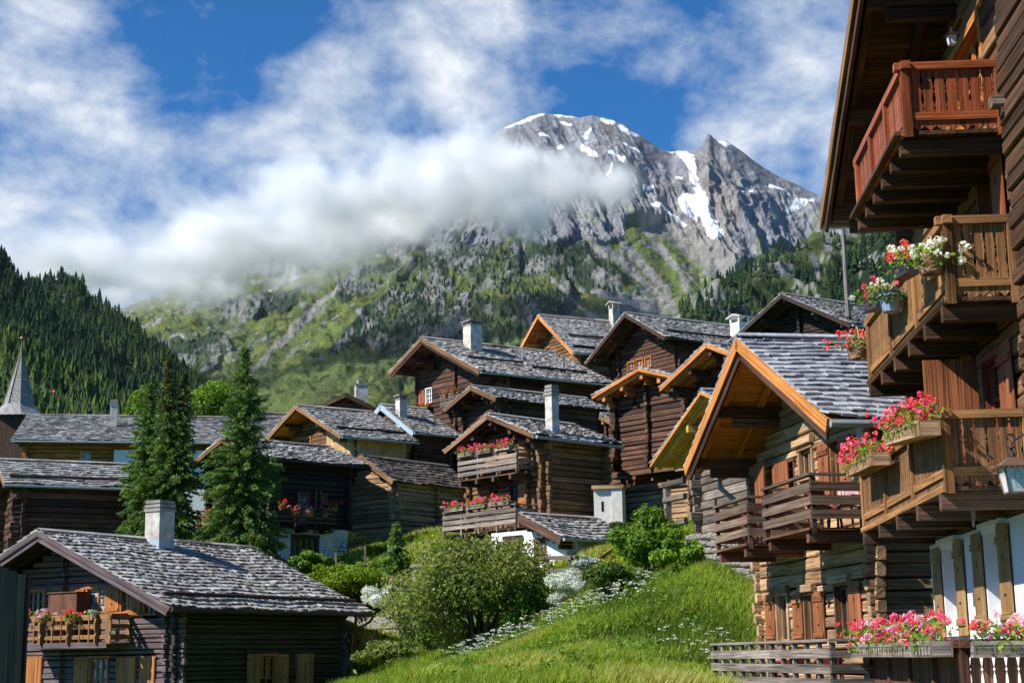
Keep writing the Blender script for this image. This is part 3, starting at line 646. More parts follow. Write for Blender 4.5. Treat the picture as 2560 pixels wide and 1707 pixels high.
class House:
    def __init__(s, name, label, A, yaw, k, wr, wl, t, L, zb, oh=(1.0, .5, .8, .8), cat='house', group=None, thick=.22):
        s.A = Vector(A); s.zA = A[2]; s.zb = zb; s.t, s.L, s.wr, s.wl = t, L, wr, wl; s.ohf, s.ohb, s.osr, s.osl = oh
        s.k = R_(k); s.ck, s.sk = math.cos(s.k), math.sin(s.k); s.thick = thick
        s.root = thing(name, label, cat, (A[0], A[1], zb), -R_(yaw), group)
        s.mat = Matrix.Translation((A[0], A[1], zb)) @ Matrix.Rotation(-R_(yaw), 4, 'Z'); s.inv = s.mat.inverted()
        s.ur, s.ul = wr - s.osr, wl - s.osl
        F = {}
        F['front'] = Face(s, (-s.sk * 0, s.ohf, 0), (s.ck, s.sk, 0), (s.sk, -s.ck, 0), -s.ul, s.ur)
        F['back'] = Face(s, (0, L - s.ohb, 0), (s.ck, s.sk, 0), (-s.sk, s.ck, 0), -s.ul, s.ur)
        F['right'] = Face(s, (s.ur * s.ck, s.ur * s.sk, 0), (0, 1, 0), (1, 0, 0), s.ohf, L - s.ohb)
        F['left'] = Face(s, (-s.ul * s.ck, -s.ul * s.sk, 0), (0, 1, 0), (-1, 0, 0), s.ohf, L - s.ohb)
        s.F = F; s.open = {f: [] for f in F}
    def P(s, u, v, z): return Vector((u * s.ck, v + u * s.sk, z - s.zb))
    def roofz(s, u): return s.zA - abs(u) * s.t
    # ---- walls
    def walls(s, levels, cross=(), end_ext=.22, seglen=3.2, name='wall'):
        """levels: (z0, z1, kind, material, row height, thickness); the last one runs up into the gables"""
        mats = ['core']; mb = MB()
        top = min(s.roofz(s.ur), s.roofz(s.ul)) - s.thick - .02
        mt = max(l[5] for l in levels) + .03
        zt = s.zA - s.thick - .12
        # dark inside
        for side in ('front', 'back'):
            pass
        c = [s.P(-s.ul + mt, s.ohf + mt, levels[0][0]), s.P(s.ur - mt, s.ohf + mt, levels[0][0]), s.P(s.ur - mt, s.L - s.ohb - mt, levels[0][0]), s.P(-s.ul + mt, s.L - s.ohb - mt, levels[0][0])]
        zr, zl = s.roofz(s.ur - mt) - s.thick - .1, s.roofz(s.ul - mt) - s.thick - .1
        tf, tb = s.P(0, s.ohf + mt, zt), s.P(0, s.L - s.ohb - mt, zt)
        up = lambda p, z: Vector((p.x, p.y, z - s.zb))
        vs = c + [up(c[0], zl), up(c[1], zr), up(c[2], zr), up(c[3], zl), tf, tb]
        mb.add(vs, [(0, 1, 5, 8, 4), (1, 2, 6, 5), (2, 3, 7, 9, 6), (3, 0, 4, 7), (5, 6, 9, 8), (4, 8, 9, 7)], [(0, 0, .5)] * 10, 0)
        for fi, (fn, f) in enumerate(s.F.items()):
            for li, (z0, z1, kind, mat, rh, th) in enumerate(levels):
                if isinstance(mat, dict): mat = mat.get(fn, mat['front'])
                if mat not in mats: mats.append(mat)
                mi = mats.index(mat); gable = fn in ('front', 'back'); last = li == len(levels) - 1
                zend = (zt if gable else top) if last else z1
                if fn == 'right' and last: zend = s.roofz(s.ur) - s.thick
                if fn == 'left' and last: zend = s.roofz(s.ul) - s.thick
                if kind in ('stucco', 'panel'):
                    zs = sorted({z0, zend} | ({z0 + q * .12 for q in range(200) if z0 + q * .12 < zend and z0 + q * .12 > min(top, zend) - .3} if gable and last else set()) | {min(max(q, z0), zend) for o in s.open[fn] for q in (o[2], o[3])})
                    for q0, q1 in zip(zs[:-1], zs[1:]):
                        if q1 - q0 < .01: continue
                        lim = 99
                        if gable and last: lim = max(.02, (s.zA - s.thick - .04 - q1) / s.t + .02)
                        zm = (q0 + q1) / 2; cuts = [(o[0], o[1]) for o in s.open[fn] if o[2] < zm < o[3]]
                        for b0, b1 in subtract(max(-lim, f.a0) if gable else f.a0 + th, min(lim, f.a1) if gable else f.a1 - th, cuts):
                            mb.bar(f.pt(b0, -th / 2, zm), f.pt(b1, -th / 2, zm), th, q1 - q0, (0, 0, 1), mi)
                    continue
                if kind == 'vboard':
                    a = f.a0
                    while a < f.a1 - .02:
                        wd = min(random.uniform(.11, .2), f.a1 - a); zz1 = zend
                        if gable: zz1 = min(zend, s.roofz(a + wd / 2) - s.thick - .05)
                        cuts = [(o[2], o[3]) for o in s.open[fn] if o[0] < a + wd / 2 < o[1]]
                        for q0, q1 in subtract(z0, zz1, cuts):
                            o_ = random.uniform(0, .012); mb.bar(f.pt(a + wd / 2, -th / 2 + o_, q0), f.pt(a + wd / 2, -th / 2 + o_, q1), wd - .012, th, f.n, mi)
                        a += wd
                    continue
                z = z0 + (rh * .5 if fi % 2 and kind == 'log' else 0); row = 0
                if z > z0: z -= rh
                while z < zend - .04:
                    h = rh * random.uniform(.72, 1.28) if kind == 'log' else rh
                    zz0, zz1 = max(z, z0), min(z + h, zend)
                    if zz1 - zz0 < .03: z += h; row += 1; continue
                    zm = (zz0 + zz1) / 2; b0, b1 = f.a0, f.a1
                    ingab = False
                    if gable:
                        lim = (s.zA - s.thick - .06 - zz1) / s.t + .08
                        if lim < .1: break
                        if lim < b1: b1 = lim; ingab = True
                        if lim < -b0: b0 = -lim; ingab = True
                    e = end_ext if kind == 'log' else 0.0
                    ex0 = ex1 = 0
                    if not ingab or fn not in ('front', 'back'):
                        ex0, ex1 = e * random.uniform(.55, 1.25), e * random.uniform(.55, 1.25)
                    cuts = [(o[0], o[1]) for o in s.open[fn] if o[2] - .01 < zm < o[3] + .01]
                    segs = subtract(b0 - ex0, b1 + ex1, cuts)
                    ch = .028 if kind == 'log' else .010
                    for q0, q1 in segs:
                        n = max(1, int(round((q1 - q0) / seglen * random.uniform(.6, 1.2)))) if kind == 'log' else 1
                        xs = [q0] + sorted(random.uniform(q0, q1) for _ in range(n - 1)) + [q1]
                        for w0, w1 in zip(xs[:-1], xs[1:]):
                            if w1 - w0 < .12: continue
                            j = random.uniform(-.035, .022) if kind == 'log' else random.uniform(-.004, .004)
                            j2 = j + random.uniform(-.012, .012) if kind == 'log' else j
                            tilt = random.uniform(-.012, .012) if kind == 'log' else 0
                            hh = zz1 - zz0 - (random.uniform(.012, .045) if kind == 'log' else .012)
                            mb.bar(f.pt(w0 + .004, -th / 2 + j, zm - tilt), f.pt(w1 - .004, -th / 2 + j2, zm + tilt), th, hh, (0, 0, 1), mi, None, ch)
                    if kind == 'log':
                        for cf, ca in cross:
                            if cf == fn and b0 < ca < b1 and not any(o[0] - .1 < ca < o[1] + .1 and o[2] < zm < o[3] for o in s.open[fn]) and row % 1 == 0:
                                q = random.uniform(.14, .30); mb.bar(f.pt(ca, -.05, zm), f.pt(ca, q, zm), .17 * random.uniform(.8, 1.15), (zz1 - zz0) * random.uniform(.55, .85), (0, 0, 1), mi, None, .02)
                    z += h; row += 1
        return mb.build(name, mats, s.root)
    # ---- roof
    def roof(s, tiles='shingle_grey', deck='log_dark', barge='log_dark', purlin='log_dark', exp=.38, tw=(.13, .31), th=.06, left=True, planks=True, barge2=None, rafters=True, purlins=(0, .5, 1), gut='right', guard=None, guard_mat='log_black', pl=.24, barge_h=.24, sides=None, tile_jit=.05):
        nrm = Vector((s.t, 0, 1)).normalized(); V = []; G = []
        rg = np.random.default_rng(int(abs(s.A.x * 100) + s.A.y * 10))
        pit = math.atan(s.t); cu = math.cos(pit)
        for sg, wd in ((1, s.wr), (-1, s.wl)):
            if wd < .3: continue
            n = np.array([sg * math.sin(pit), 0, math.cos(pit)])
            dcu = exp * cu; nc = int(math.ceil(wd / dcu)); f0, f1 = -.05, s.L + .05
            sag = rg.uniform(0, 6)
            for c in range(nc):
                ulow = wd + .05 - c * dcu; uhi = max(ulow - dcu * 1.55, -.02)
                ws = rg.uniform(tw[0], tw[1], int((f1 - f0) / tw[0]) + 2); e = f0 + np.concatenate([[0], np.cumsum(ws)]); e = e[e < f1 - .08]; e = np.append(e, f1)
                v0, v1 = e[:-1] + .004, e[1:] - .004; m = len(v0)
                ul = np.clip(ulow + rg.uniform(-tile_jit, tile_jit, m), 0, wd + .12); lift = th * rg.uniform(1.3, 2.1, m); thk = th * rg.uniform(.6, 1.1, m)
                ra = rg.random(m); tw_ = rg.uniform(-.012, .012, m)
                def pt(u, v, w):
                    u_ = u * sg; sagz = -.05 * np.sin(np.pi * np.clip(v / s.L, 0, 1)) + .03 * np.sin(v * 1.3 + sag + u * .7)
                    return np.stack([u_ * s.ck + n[0] * w, v + u_ * s.sk, s.zA - s.zb - u * s.t + n[2] * w + sagz], -1)
                uh = np.full(m, uhi)
                q = [pt(ul, v0, lift - thk + tw_), pt(ul, v1, lift - thk - tw_), pt(ul, v1, lift - tw_), pt(ul, v0, lift + tw_), pt(uh, v0, -.03), pt(uh, v1, -.03), pt(uh, v1, thk * .4), pt(uh, v0, thk * .4)]
                fs = [(3, 2, 6, 7), (0, 1, 2, 3), (1, 5, 6, 2), (0, 3, 7, 4), (0, 4, 5, 1)]
                for a_ in fs:
                    V.append(np.stack([q[i] for i in (a_ if sg > 0 else a_[::-1])], 1))
                    g = np.zeros((m, 4, 3)); off = rg.random(m) * 30
                    for j, i in enumerate(a_): g[:, j, 0] = np.where(np.isin(i, (0, 3, 4, 7)), 0, v1 - v0) + off; g[:, j, 1] = (0 if i < 4 else exp) + off
                    g[:, :, 2] = ra[:, None]; G.append(g)
        ro = quads_obj('roof', np.concatenate(V), np.concatenate(G), tiles, s.root)
        s.roof_o = ro
        # boarding under the tiles
        mb = MB()
        for sg, wd in ((1, s.wr), (-1, s.wl)):
            if wd < .3: continue
            n = Vector((sg * math.sin(pit), 0, math.cos(pit))); u = 0.0
            while u < wd - .02:
                b = min(pl * (1 if planks else 4) * random.uniform(.85, 1.15), wd - u); um = (u + b / 2) * sg
                mb.bar(s.P(um, 0, s.roofz(um)) - n * .07, s.P(um, s.L, s.roofz(um)) - n * .07, b / cu - .006, .045, n, 0)
                u += b
        mb.build('roof_boards', deck, ro)
        # barge boards
        for v, fb in ((-.035, 1), (s.L + .035, 0)):
            for sg, wd in ((1, s.wr), (-1, s.wl)):
                if wd < .3: continue
                n = Vector((sg * math.sin(pit), 0, math.cos(pit))); mb = MB()
                mb.bar(s.P(.0, v, s.zA) - n * (barge_h / 2 + .0), s.P(sg * wd, v, s.roofz(wd)) - n * (barge_h / 2), .045, barge_h, n)
                mb.build('barge_board', barge, ro)
                if barge2 and fb:
                    mb = MB(); mb.bar(s.P(0, v + .07, s.zA) - n * (barge_h + .08), s.P(sg * wd * .985, v + .07, s.roofz(wd * .985)) - n * (barge_h + .08), .06, .2, n); mb.build('barge_board', barge2, ro)
        # purlins reaching out under the front
        for sg, wd, wu in ((1, s.wr, s.ur), (-1, s.wl, s.ul)):
            if wd < .3: continue
            for q in purlins:
                if q == 0 and sg < 0: continue
                u = wu * q - (.08 if q == 1 else 0); z = s.roofz(u) - .36
                mb = MB(); mb.bar(s.P(sg * u, .12, z), s.P(sg * u, s.ohf + .35, z), .19, .24, (0, 0, 1), 0, None, .012)
                mb.bar(s.P(sg * u, .42, z - .24), s.P(sg * u, s.ohf + .35, z - .24), .17, .20, (0, 0, 1), 0, None, .012)
                mb.build('purlin', purlin, ro)
        if rafters:
            for v in (.22, max(.6, s.ohf * .72)):
                if v > s.ohf - .1: continue
                for sg, wd in ((1, s.wr), (-1, s.wl)):
                    if wd < .3: continue
                    n = Vector((sg * math.sin(pit), 0, math.cos(pit))); mb = MB()
                    mb.bar(s.P(0, v, s.zA) - n * .17, s.P(sg * wd * .97, v, s.roofz(wd * .97)) - n * .17, .13, .15, n); mb.build('rafter', deck, ro)
        if gut:
            for sg, wd in ((1, s.wr),) + (((-1, s.wl),) if gut == 'both' else ()):
                mb = MB(); z = s.roofz(wd) - .10
                mb.tube([s.P(sg * (wd + .09), -.03, z), s.P(sg * (wd + .09), s.L * .5, z - .01), s.P(sg * (wd + .09), s.L + .03, z - .03)], .075, 8)
                mb.build('gutter', 'zinc' if gut != 'dark' else 'iron', ro)
        if guard:
            for gu, v0, v1 in guard:
                mb = MB(); n = Vector((math.sin(pit), 0, math.cos(pit)))
                mb.bar(s.P(gu, v0, s.roofz(gu)) + n * .16, s.P(gu, v1, s.roofz(gu)) + n * .16, .13, .13, n, 0, None, .03)
                v = v0 + .3
                while v < v1:
                    mb.bar(s.P(gu, v, s.roofz(gu)) + n * .02, s.P(gu, v, s.roofz(gu)) + n * .14, .04, .04, (1, 0, 0)); v += 1.1
                mb.build('snow_guard', guard_mat, ro)
        mb = MB(); v = -.05
        while v < s.L + .02:
            l = min(random.uniform(1.2, 2.2), s.L + .05 - v)
            for sg in (1, -1):
                if sg < 0 and s.wl < .3: continue
                n = Vector((sg * math.sin(pit), 0, math.cos(pit)))
                mb.bar(s.P(sg * .09, v, s.roofz(.09)) + n * (.085 + .02 * (sg > 0)), s.P(sg * .09, v + l - .01, s.roofz(.09)) + n * (.085 + .02 * (sg > 0)), .22, .025, n)
            v += l
        mb.build('ridge_board', tiles, ro)
        return ro
    def onroof(s, px, py, sg=1):
        c = s.inv @ Vector((0, 0, 0)); r = s.inv.to_3x3() @ ray(px, py)
        # plane z = zA - zb - sg*u*t with u = x/ck
        k = (s.zA - s.zb - sg * c.x / s.ck * s.t - c.z) / (r.z + sg * r.x / s.ck * s.t)
        q = c + r * k; u = q.x / s.ck; return u, q.y - u * s.sk
    def chimney(s, px, py, w, d, h, mat='chimney_plaster', style='cap', sg=1, flash=True):
        u, v = s.onroof(px, py, sg); z = s.roofz(u); mb = MB(); c = lambda du, dv, zz: s.P(u + du, v + dv, zz)
        mb.bar(c(0, 0, z - 1.2), c(0, 0, z + h), d, w, (1, 0, 0), 0, None, .012)
        o = mb.build('chimney', mat, s.root)
        if flash:
            mb = MB(); mb.bar(c(0, 0, z - .5), c(0, 0, z + .16), d + .03, w + .03, (1, 0, 0)); mb.build('flashing', 'flash_blue', o)
        mb = MB()
        if style == 'cap':
            for q in range(3): mb.bar(c(0, 0, z + h + q * .17), c(0, 0, z + h + .12 + q * .17), d + .10 - .05 * q, w + .10 - .05 * q, (1, 0, 0), 0, None, .015)
            mb.bar(c(0, 0, z + h + .12), c(0, 0, z + h + .38), d - .12, w - .12, (1, 0, 0))
            mb.build('chimney_cap', 'concrete', o)
        elif style == 'slab':
            for a in (-1, 0, 1):
                for b in (-1, 0, 1):
                    if a or b: mb.bar(c(a * (w / 2 - .05), b * (d / 2 - .05), z + h), c(a * (w / 2 - .05), b * (d / 2 - .05), z + h + .22), .09, .09, (1, 0, 0))
            mb.bar(c(0, 0, z + h - .0), c(0, 0, z + h + .05), d + .08, w + .08, (1, 0, 0)); mb.bar(c(0, 0, z + h + .22), c(0, 0, z + h + .29), d + .22, w + .22, (1, 0, 0))
            mb.build('chimney_cap', 'concrete', o)
        elif style == 'hood':
            for a in (-1, 1):
                for b in (-1, 1): mb.bar(c(a * (w / 2 - .06), b * (d / 2 - .06), z + h), c(a * (w / 2 - .06), b * (d / 2 - .06), z + h + .34), .12, .12, (1, 0, 0))
            for sgn in (-1, 1): mb.bar(c(0, 0, z + h + .55) , c(sgn * (w / 2 + .22), 0, z + h + .34), d + .34, .05, (0, 0, 1))
            mb.build('chimney_cap', 'chimney_plaster' if mat != 'white_paint' else 'white_paint', o)
        elif style == 'pot':
            mb.bar(c(0, 0, z + h), c(0, 0, z + h + .10), d + .12, w + .12, (1, 0, 0)); mb.tube([c(-w * .2, 0, z + h + .1), c(-w * .2, 0, z + h + .5)], [.19, .16], 10)
            mb.build('chimney_cap', 'concrete', o)
        return o
    def vent(s, px, py, h=.5):
        u, v = s.onroof(px, py); z = s.roofz(u); mb = MB(); mb.tube([s.P(u, v, z - .1), s.P(u, v, z + h)], .055, 8); mb.build('vent_pipe', 'zinc', s.root)
    # ---- windows: rect = (a0, a1, z0, z1)
    def hole(s, fn, rect): s.open[fn].append(rect)
    def window(s, fn, rect, frame='shutter_orange', pane='pane', bars=(1, 2), shut='', smat='shutter_red', depth=.09, trim=.09, out=.03, lintel=None, kind='window', cut=True, sw=None, battens=True):
        f = s.F[fn]; a0, a1, z0, z1 = rect
        if cut: s.open[fn].append(rect)
        mb = MB(); d = -depth
        for b0, b1 in ((a0, a0 + trim), (a1 - trim, a1)): mb.bar(f.pt((b0 + b1) / 2, (out + d) / 2, z0), f.pt((b0 + b1) / 2, (out + d) / 2, z1), out - d, b1 - b0, f.a)
        mb.bar(f.pt(a0 - .03, (out + .02 + d) / 2, z1 - trim / 2 + .02), f.pt(a1 + .03, (out + .02 + d) / 2, z1 - trim / 2 + .02), out + .02 - d, trim)
        mb.bar(f.pt(a0 - .04, (out + .05 + d) / 2, z0 + trim * .3), f.pt(a1 + .04, (out + .05 + d) / 2, z0 + trim * .3), out + .05 - d, trim * .7)
        i0, i1, j0, j1 = a0 + trim, a1 - trim, z0 + trim * .6, z1 - trim
        sa = .045
        for b in (i0 + sa / 2, i1 - sa / 2): mb.bar(f.pt(b, d + .02, j0), f.pt(b, d + .02, j1), .05, sa, f.a)
        for q in range(1, bars[0] + 1):
            b = i0 + (i1 - i0) * q / (bars[0] + 1); mb.bar(f.pt(b, d + .03, j0), f.pt(b, d + .03, j1), .05, .06, f.a)
        for q in range(0, bars[1] + 2):
            z = j0 + .02 + (j1 - j0 - .04) * q / (bars[1] + 1); mb.bar(f.pt(i0, d + .02, z), f.pt(i1, d + .02, z), .04, .035)
        w = mb.build(kind, frame, s.root)
        mb = MB(); mb.bar(f.pt((i0 + i1) / 2, d - .012, j0), f.pt((i0 + i1) / 2, d - .012, j1), .012, i1 - i0, f.a); mb.build('pane', pane, w)
        if lintel:
            mb = MB(); mb.bar(f.pt(a0 - .12, .06, z1 + .09), f.pt(a1 + .12, .06, z1 + .09), .12, .17, (0, 0, 1), 0, None, .02); mb.build('lintel', lintel, w)
        ww = sw or (a1 - a0) / 2
        for c in shut:
            if c == 'L': s.shutter(fn, w, a0 - ww / 2 - .02, z0, z1, ww, smat, battens)
            if c == 'R': s.shutter(fn, w, a1 + ww / 2 + .02, z0, z1, ww, smat, battens)
            if c == 'C': s.shutter(fn, w, (a0 + a1) / 2, z0 + .03, z1 - .03, a1 - a0 - .06, smat, battens)
        return w
    def shutter(s, fn, par, a, z0, z1, w, mat, battens=True, off=.045, hole=False):
        f = s.F[fn]; mb = MB(); n = max(2, int(round(w / .16)))
        for i in range(n):
            x = a - w / 2 + w * (i + .5) / n; mb.bar(f.pt(x, off, z0), f.pt(x, off, z1), .028, w / n - .006, f.a)
        if battens:
            for q in (.14, .86): mb.bar(f.pt(a - w / 2 + .01, off + .028, z0 + (z1 - z0) * q), f.pt(a + w / 2 - .01, off + .028, z0 + (z1 - z0) * q), .028, .11)
            mb.bar(f.pt(a, off + .02, z0 + (z1 - z0) * .66), f.pt(a, off + .02, z0 + (z1 - z0) * .72), .004, .03, f.a, 1)
            mb.bar(f.pt(a - .05, off + .02, z0 + (z1 - z0) * .34), f.pt(a + .05, off + .02, z0 + (z1 - z0) * .34), .004, .03, (0, 0, 1), 1)
        return mb.build('shutter', [mat, 'core'], par)
    # ---- balconies: slats or carved boards
    def balcony(s, fn, a0, a1, z, dep, rail=1.0, mat='wood_weathered', deckm='wood_dark', rows=3, ends='both', beams=3, postgap=1.4, top=True, beam_out=.15, rh=.14, beamm=None, front=True, proud=True):
        f = s.F[fn]; mb = MB(); q = .02
        while q < dep - .03:
            mb.bar(f.pt(a0 - .03, q + .075, z - .03), f.pt(a1 + .03, q + .075, z - .03), .14, .05); q += .15
        b = mb.build('balcony', deckm, s.root)
        for i in range(beams):
            a = a0 + .25 + (a1 - a0 - .5) * i / max(1, beams - 1); mb = MB(); mb.bar(f.pt(a, -.2, z - .17), f.pt(a, dep + beam_out, z - .17), .15, .21, (0, 0, 1), 0, None, .01); mb.build('beam', beamm or deckm, b)
        sides = []
        if front: sides.append((f.pt(a0, dep - .05, 0), f.pt(a1, dep - .05, 0), f.n))
        if ends in ('both', 'lo'): sides.append((f.pt(a0, 0.02, 0), f.pt(a0, dep - .05, 0), -f.a))
        if ends in ('both', 'hi'): sides.append((f.pt(a1, 0.02, 0), f.pt(a1, dep - .05, 0), f.a))
        Z = lambda p, zz: Vector((p.x, p.y, zz - s.zb))
        for p0, p1, n in sides:
            l = (p1 - p0).length; k = max(1, int(round(l / postgap)))
            for i in range(k + 1):
                p = p0.lerp(p1, i / k); mb = MB(); mb.bar(Z(p, z - .12), Z(p, z + rail - .03), .085, .085, n); mb.build('post', mat, b)
            d = (p1 - p0).normalized(); mb = MB()
            for r in range(rows):
                zz = z + .12 + (rail - .22) * (r + .5) / rows
                mb.bar(Z(p0 - d * .06, zz + random.uniform(-.01, .01)) + n * .06, Z(p1 + d * .06, zz + random.uniform(-.012, .012)) + n * .06, .035, rh * random.uniform(.9, 1.1), (0, 0, 1))
            if top: mb.bar(Z(p0 - d * .08, z + rail) + n * .02, Z(p1 + d * .08, z + rail) + n * .02, .13, .05)
            mb.build('rail', mat, b)
        return b

def carved_board(mb, p, d, n, z0, z1, w, th=.024, r=None):
    """one baluster board cut to a wavy outline, standing at p along d"""
    pr = [(0, .93), (.10, .93), (.13, .60), (.16, .93), (.22, .86), (.32, .52), (.44, .68), (.52, .93), (.56, .60), (.60, .93), (.66, .74), (.78, .50), (.88, .82), (.91, .93), (.94, .62), (.97, .93), (1, .93)]
    pr = [(q, .95 - (.93 - k) * .62) for q, k in pr]
    L_ = [p - d * (w / 2 * k) + Vector((0, 0, z0 + (z1 - z0) * q)) for q, k in pr]; R2 = [p + d * (w / 2 * k) + Vector((0, 0, z0 + (z1 - z0) * q)) for q, k in pr]
    r = random.random() if r is None else r
    vs = []; gs = []; off = random.random() * 20
    for l, rr in zip(L_, R2):
        for e in (0, th):
            for q, y in ((l, 0), (rr, w)): vs.append(q + n * e); gs.append((q.z + off, y, r))
    fs = []
    m = len(pr)
    for i in range(m - 1):
        a, b = i * 4, i * 4 + 4
        fs += [(a, a + 1, b + 1, b), (a + 3, a + 2, b + 2, b + 3), (a + 2, a, b, b + 2), (a + 1, a + 3, b + 3, b + 1)]
    mb.add(vs, fs, gs)
def carved_balcony(H, fn, a0, a1, z, dep, rail, m_rail, m_board, m_deck, beams, ends='hi', bw=.155, apron=True, endm=None, panels=3, beam_len=None):
    f = H.F[fn]; mb = MB(); q = .02
    while q < dep - .03: mb.bar(f.pt(a0 - .02, q + .085, z - .03), f.pt(a1 + .02, q + .085, z - .03), .16, .055); q += .17
    b = mb.build('balcony', m_deck, H.root)
    for i in range(beams):
        a = a0 + .2 + (a1 - a0 - .4) * i / (beams - 1); mb = MB(); zz = z - .18
        mb.bar(f.pt(a, -.3, zz), f.pt(a, dep + .02, zz), .16, .24, (0, 0, 1), 0, None, .012)
        mb.build('beam', m_deck, b)
    mb = MB(); mb.bar(f.pt(a0 - .05, dep + .0, z - .03), f.pt(a1 + .05, dep + .0, z - .03), .05, .09); mb.build('edge_board', m_rail, b)
    Z = lambda p, zz: Vector((p.x, p.y, zz - H.zb))
    sides = [(f.pt(a0, dep - .07, 0), f.pt(a1, dep - .07, 0), f.n, panels)]
    if ends in ('hi', 'both'): sides.append((f.pt(a1 - .0, .06, 0), f.pt(a1 - .0, dep - .07, 0), f.a, 1))
    if ends in ('lo', 'both'): sides.append((f.pt(a0, .06, 0), f.pt(a0, dep - .07, 0), -f.a, 1))
    for p0, p1, n, k in sides:
        d = (p1 - p0).normalized(); l = (p1 - p0).length
        for i in range(k + 1):
            p = p0.lerp(p1, i / k); mb = MB(); mb.bar(Z(p, z - .1), Z(p, z + rail), .12, .12, n); mb.build('post', m_rail, b)
        mb = MB(); mb.bar(Z(p0 - d * .14, z + rail - .04), Z(p1 + d * .14, z + rail - .04), .13, .11); mb.build('top_rail', m_rail, b)
        mb = MB(); mb.bar(Z(p0, z + .20), Z(p1, z + .20), .07, .11); mb.build('bottom_rail', m_rail, b)
        mb = MB(); m = max(2, int(round((l - .14) / bw)))
        for i in range(m):
            p = p0 + d * (.07 + (l - .14) * (i + .5) / m); carved_board(mb, Vector((p.x, p.y, 0)), d, n * -1, z + .24 - H.zb, z + rail - .08 - H.zb, (l - .14) / m)
        if apron:
            mb2 = MB(); m2 = m
            for i in range(m2):
                p = p0 + d * (.07 + (l - .14) * (i + .5) / m2) ; w = (l - .14) / m2
                c = Vector((p.x, p.y, 0))
                mb.poly([c + d * (-w * .5) + Vector((0, 0, z + .15 - H.zb)), c + d * (-w * .5) + Vector((0, 0, z + .07 - H.zb)), c + Vector((0, 0, z + .0 - H.zb)), c + d * (w * .5) + Vector((0, 0, z + .07 - H.zb)), c + d * (w * .5) + Vector((0, 0, z + .15 - H.zb))], n * -.022)
        mb.build('baluster_boards', endm if (endm and n is not f.n) else m_board, b)
    return b
# ------------------------------------------------------------------ the houses
HS = {}
# 1: violet-brown chalet at the lower left
H = HS['H1'] = House('chalet', 'violet-brown chalet at lower left with grey tiled roof and big plastered chimney', (-18.14, 58.80, 4.95), 29.8, .9, 6.69, 6.69, .453, 12.51, -5, (1.5, .8, .95, .95), 'chalet')
f = H.F['front']; g = H.F['right']
for (x0, y0, x1, y1), kw in (((66, 1474, 113, 1530), dict(bars=(2, 1))), ((214, 1466, 272, 1532), dict(bars=(1, 2), shut='L', sw=.75, pane='pane_curtain')), ((300, 1462, 336, 1532), dict(bars=(1, 2), shut='L', sw=.7)), ((356, 1488, 392, 1537), dict(bars=(1, 1), shut='L', sw=.6)),
                             ((222, 1640, 272, 1725), dict(bars=(2, 2), shut='L', sw=.7, pane='pane_curtain'))):
    H.window('front', f.rect(x0, y0, x1, y1), frame='shutter_orange', smat='shutter_orange', **kw)
for x0, x1 in ((58, 106), (291, 340), (350, 389)):
    w_ = H.window('front', f.rect(x0, 1640, x1, 1725), frame='shutter_red', smat='shutter_orange', shut='C', bars=(0, 0), battens=False)
H.window('right', g.rect(645, 1634, 690, 1725), frame='shutter_orange', bars=(1, 2), shut='LR', smat='shutter_brown', sw=.7)
H.window('right', g.rect(740, 1634, 782, 1725), frame='shutter_brown', bars=(0, 0), shut='C', smat='shutter_brown')
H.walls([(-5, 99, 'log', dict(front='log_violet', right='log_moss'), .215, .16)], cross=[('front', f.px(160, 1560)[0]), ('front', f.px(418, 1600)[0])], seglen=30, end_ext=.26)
H.roof('shingle_warm', 'log_black', 'log_violet', 'log_black', barge_h=.20, exp=.37, tw=(.14, .30), th=.06, guard=[(5.9, .4, 12.2)], guard_mat='log_black', gut='dark', barge2='log_violet', tile_jit=.07)
H.chimney(398, 1362, .80, .90, 1.35, style='cap'); H.vent(706, 1436, .55)
# chunky wooden balcony
a0, z0 = f.px(40, 1600, 1.2); a1, _ = f.px(268, 1600, 1.2); zb_ = f.px(200, 1606, 1.2)[1]
mb = MB()
for q in range(8): mb.bar(f.pt(a0, .1 + q * .15, zb_ - .04), f.pt(a1, .1 + q * .15, zb_ - .04), .14, .06)
mb.bar(f.pt(a0, 1.22, zb_ - .09), f.pt(a1, 1.22, zb_ - .09), .05, .22)
bal = mb.build('balcony', 'log_violet', H.root)
for side in (0, 1):
    p0, p1, n = ((f.pt(a0, 1.18, 0), f.pt(a1, 1.18, 0), f.n), (f.pt(a1, .1, 0), f.pt(a1, 1.18, 0), f.a))[side]
    Z = lambda p, z: Vector((p.x, p.y, z + 5))
    mb = MB()
    for zz, hh in ((.2, .15), (.58, .17), (.92, .20)): mb.bar(Z(p0, zb_ + zz), Z(p1, zb_ + zz), .05, hh)
    l = (p1 - p0).length; k = max(1, int(l / .46))
    for i in range(k + 1):
        p = p0.lerp(p1, i / k); mb.bar(Z(p, zb_ + .02) - n * .04, Z(p, zb_ + 1.0) - n * .04, .04, .17, n)
    mb.build('rail', 'wood_midbrown', bal)
    for i in (range(0, k + 1, 3) if side == 0 else (k,)):
        p = p0.lerp(p1, i / k); mb = MB(); d = n.cross(Vector((0, 0, 1)))
        pts = [(0, -.05), (.16, -.05), (.19, .2), (.13, .32), (.20, .45), (.20, .7), (.14, .85), (.22, 1.02), (0, 1.06)]
        mb.poly([Z(p, zb_ + b) + n * a for a, b in pts], d * .07); mb.build('post', 'wood_midbrown', bal)
r_ = f.rect(132, 1482, 202, 1540, .5); mb = MB()
mb.bar(f.pt((r_[0] + r_[1]) / 2, .38, zb_), f.pt((r_[0] + r_[1]) / 2, .38, r_[3]), .7, r_[1] - r_[0], f.a); mb.bar(f.pt(r_[0] - .04, .38, r_[3] + .02), f.pt(r_[1] + .04, .38, r_[3] + .02), .8, .04)
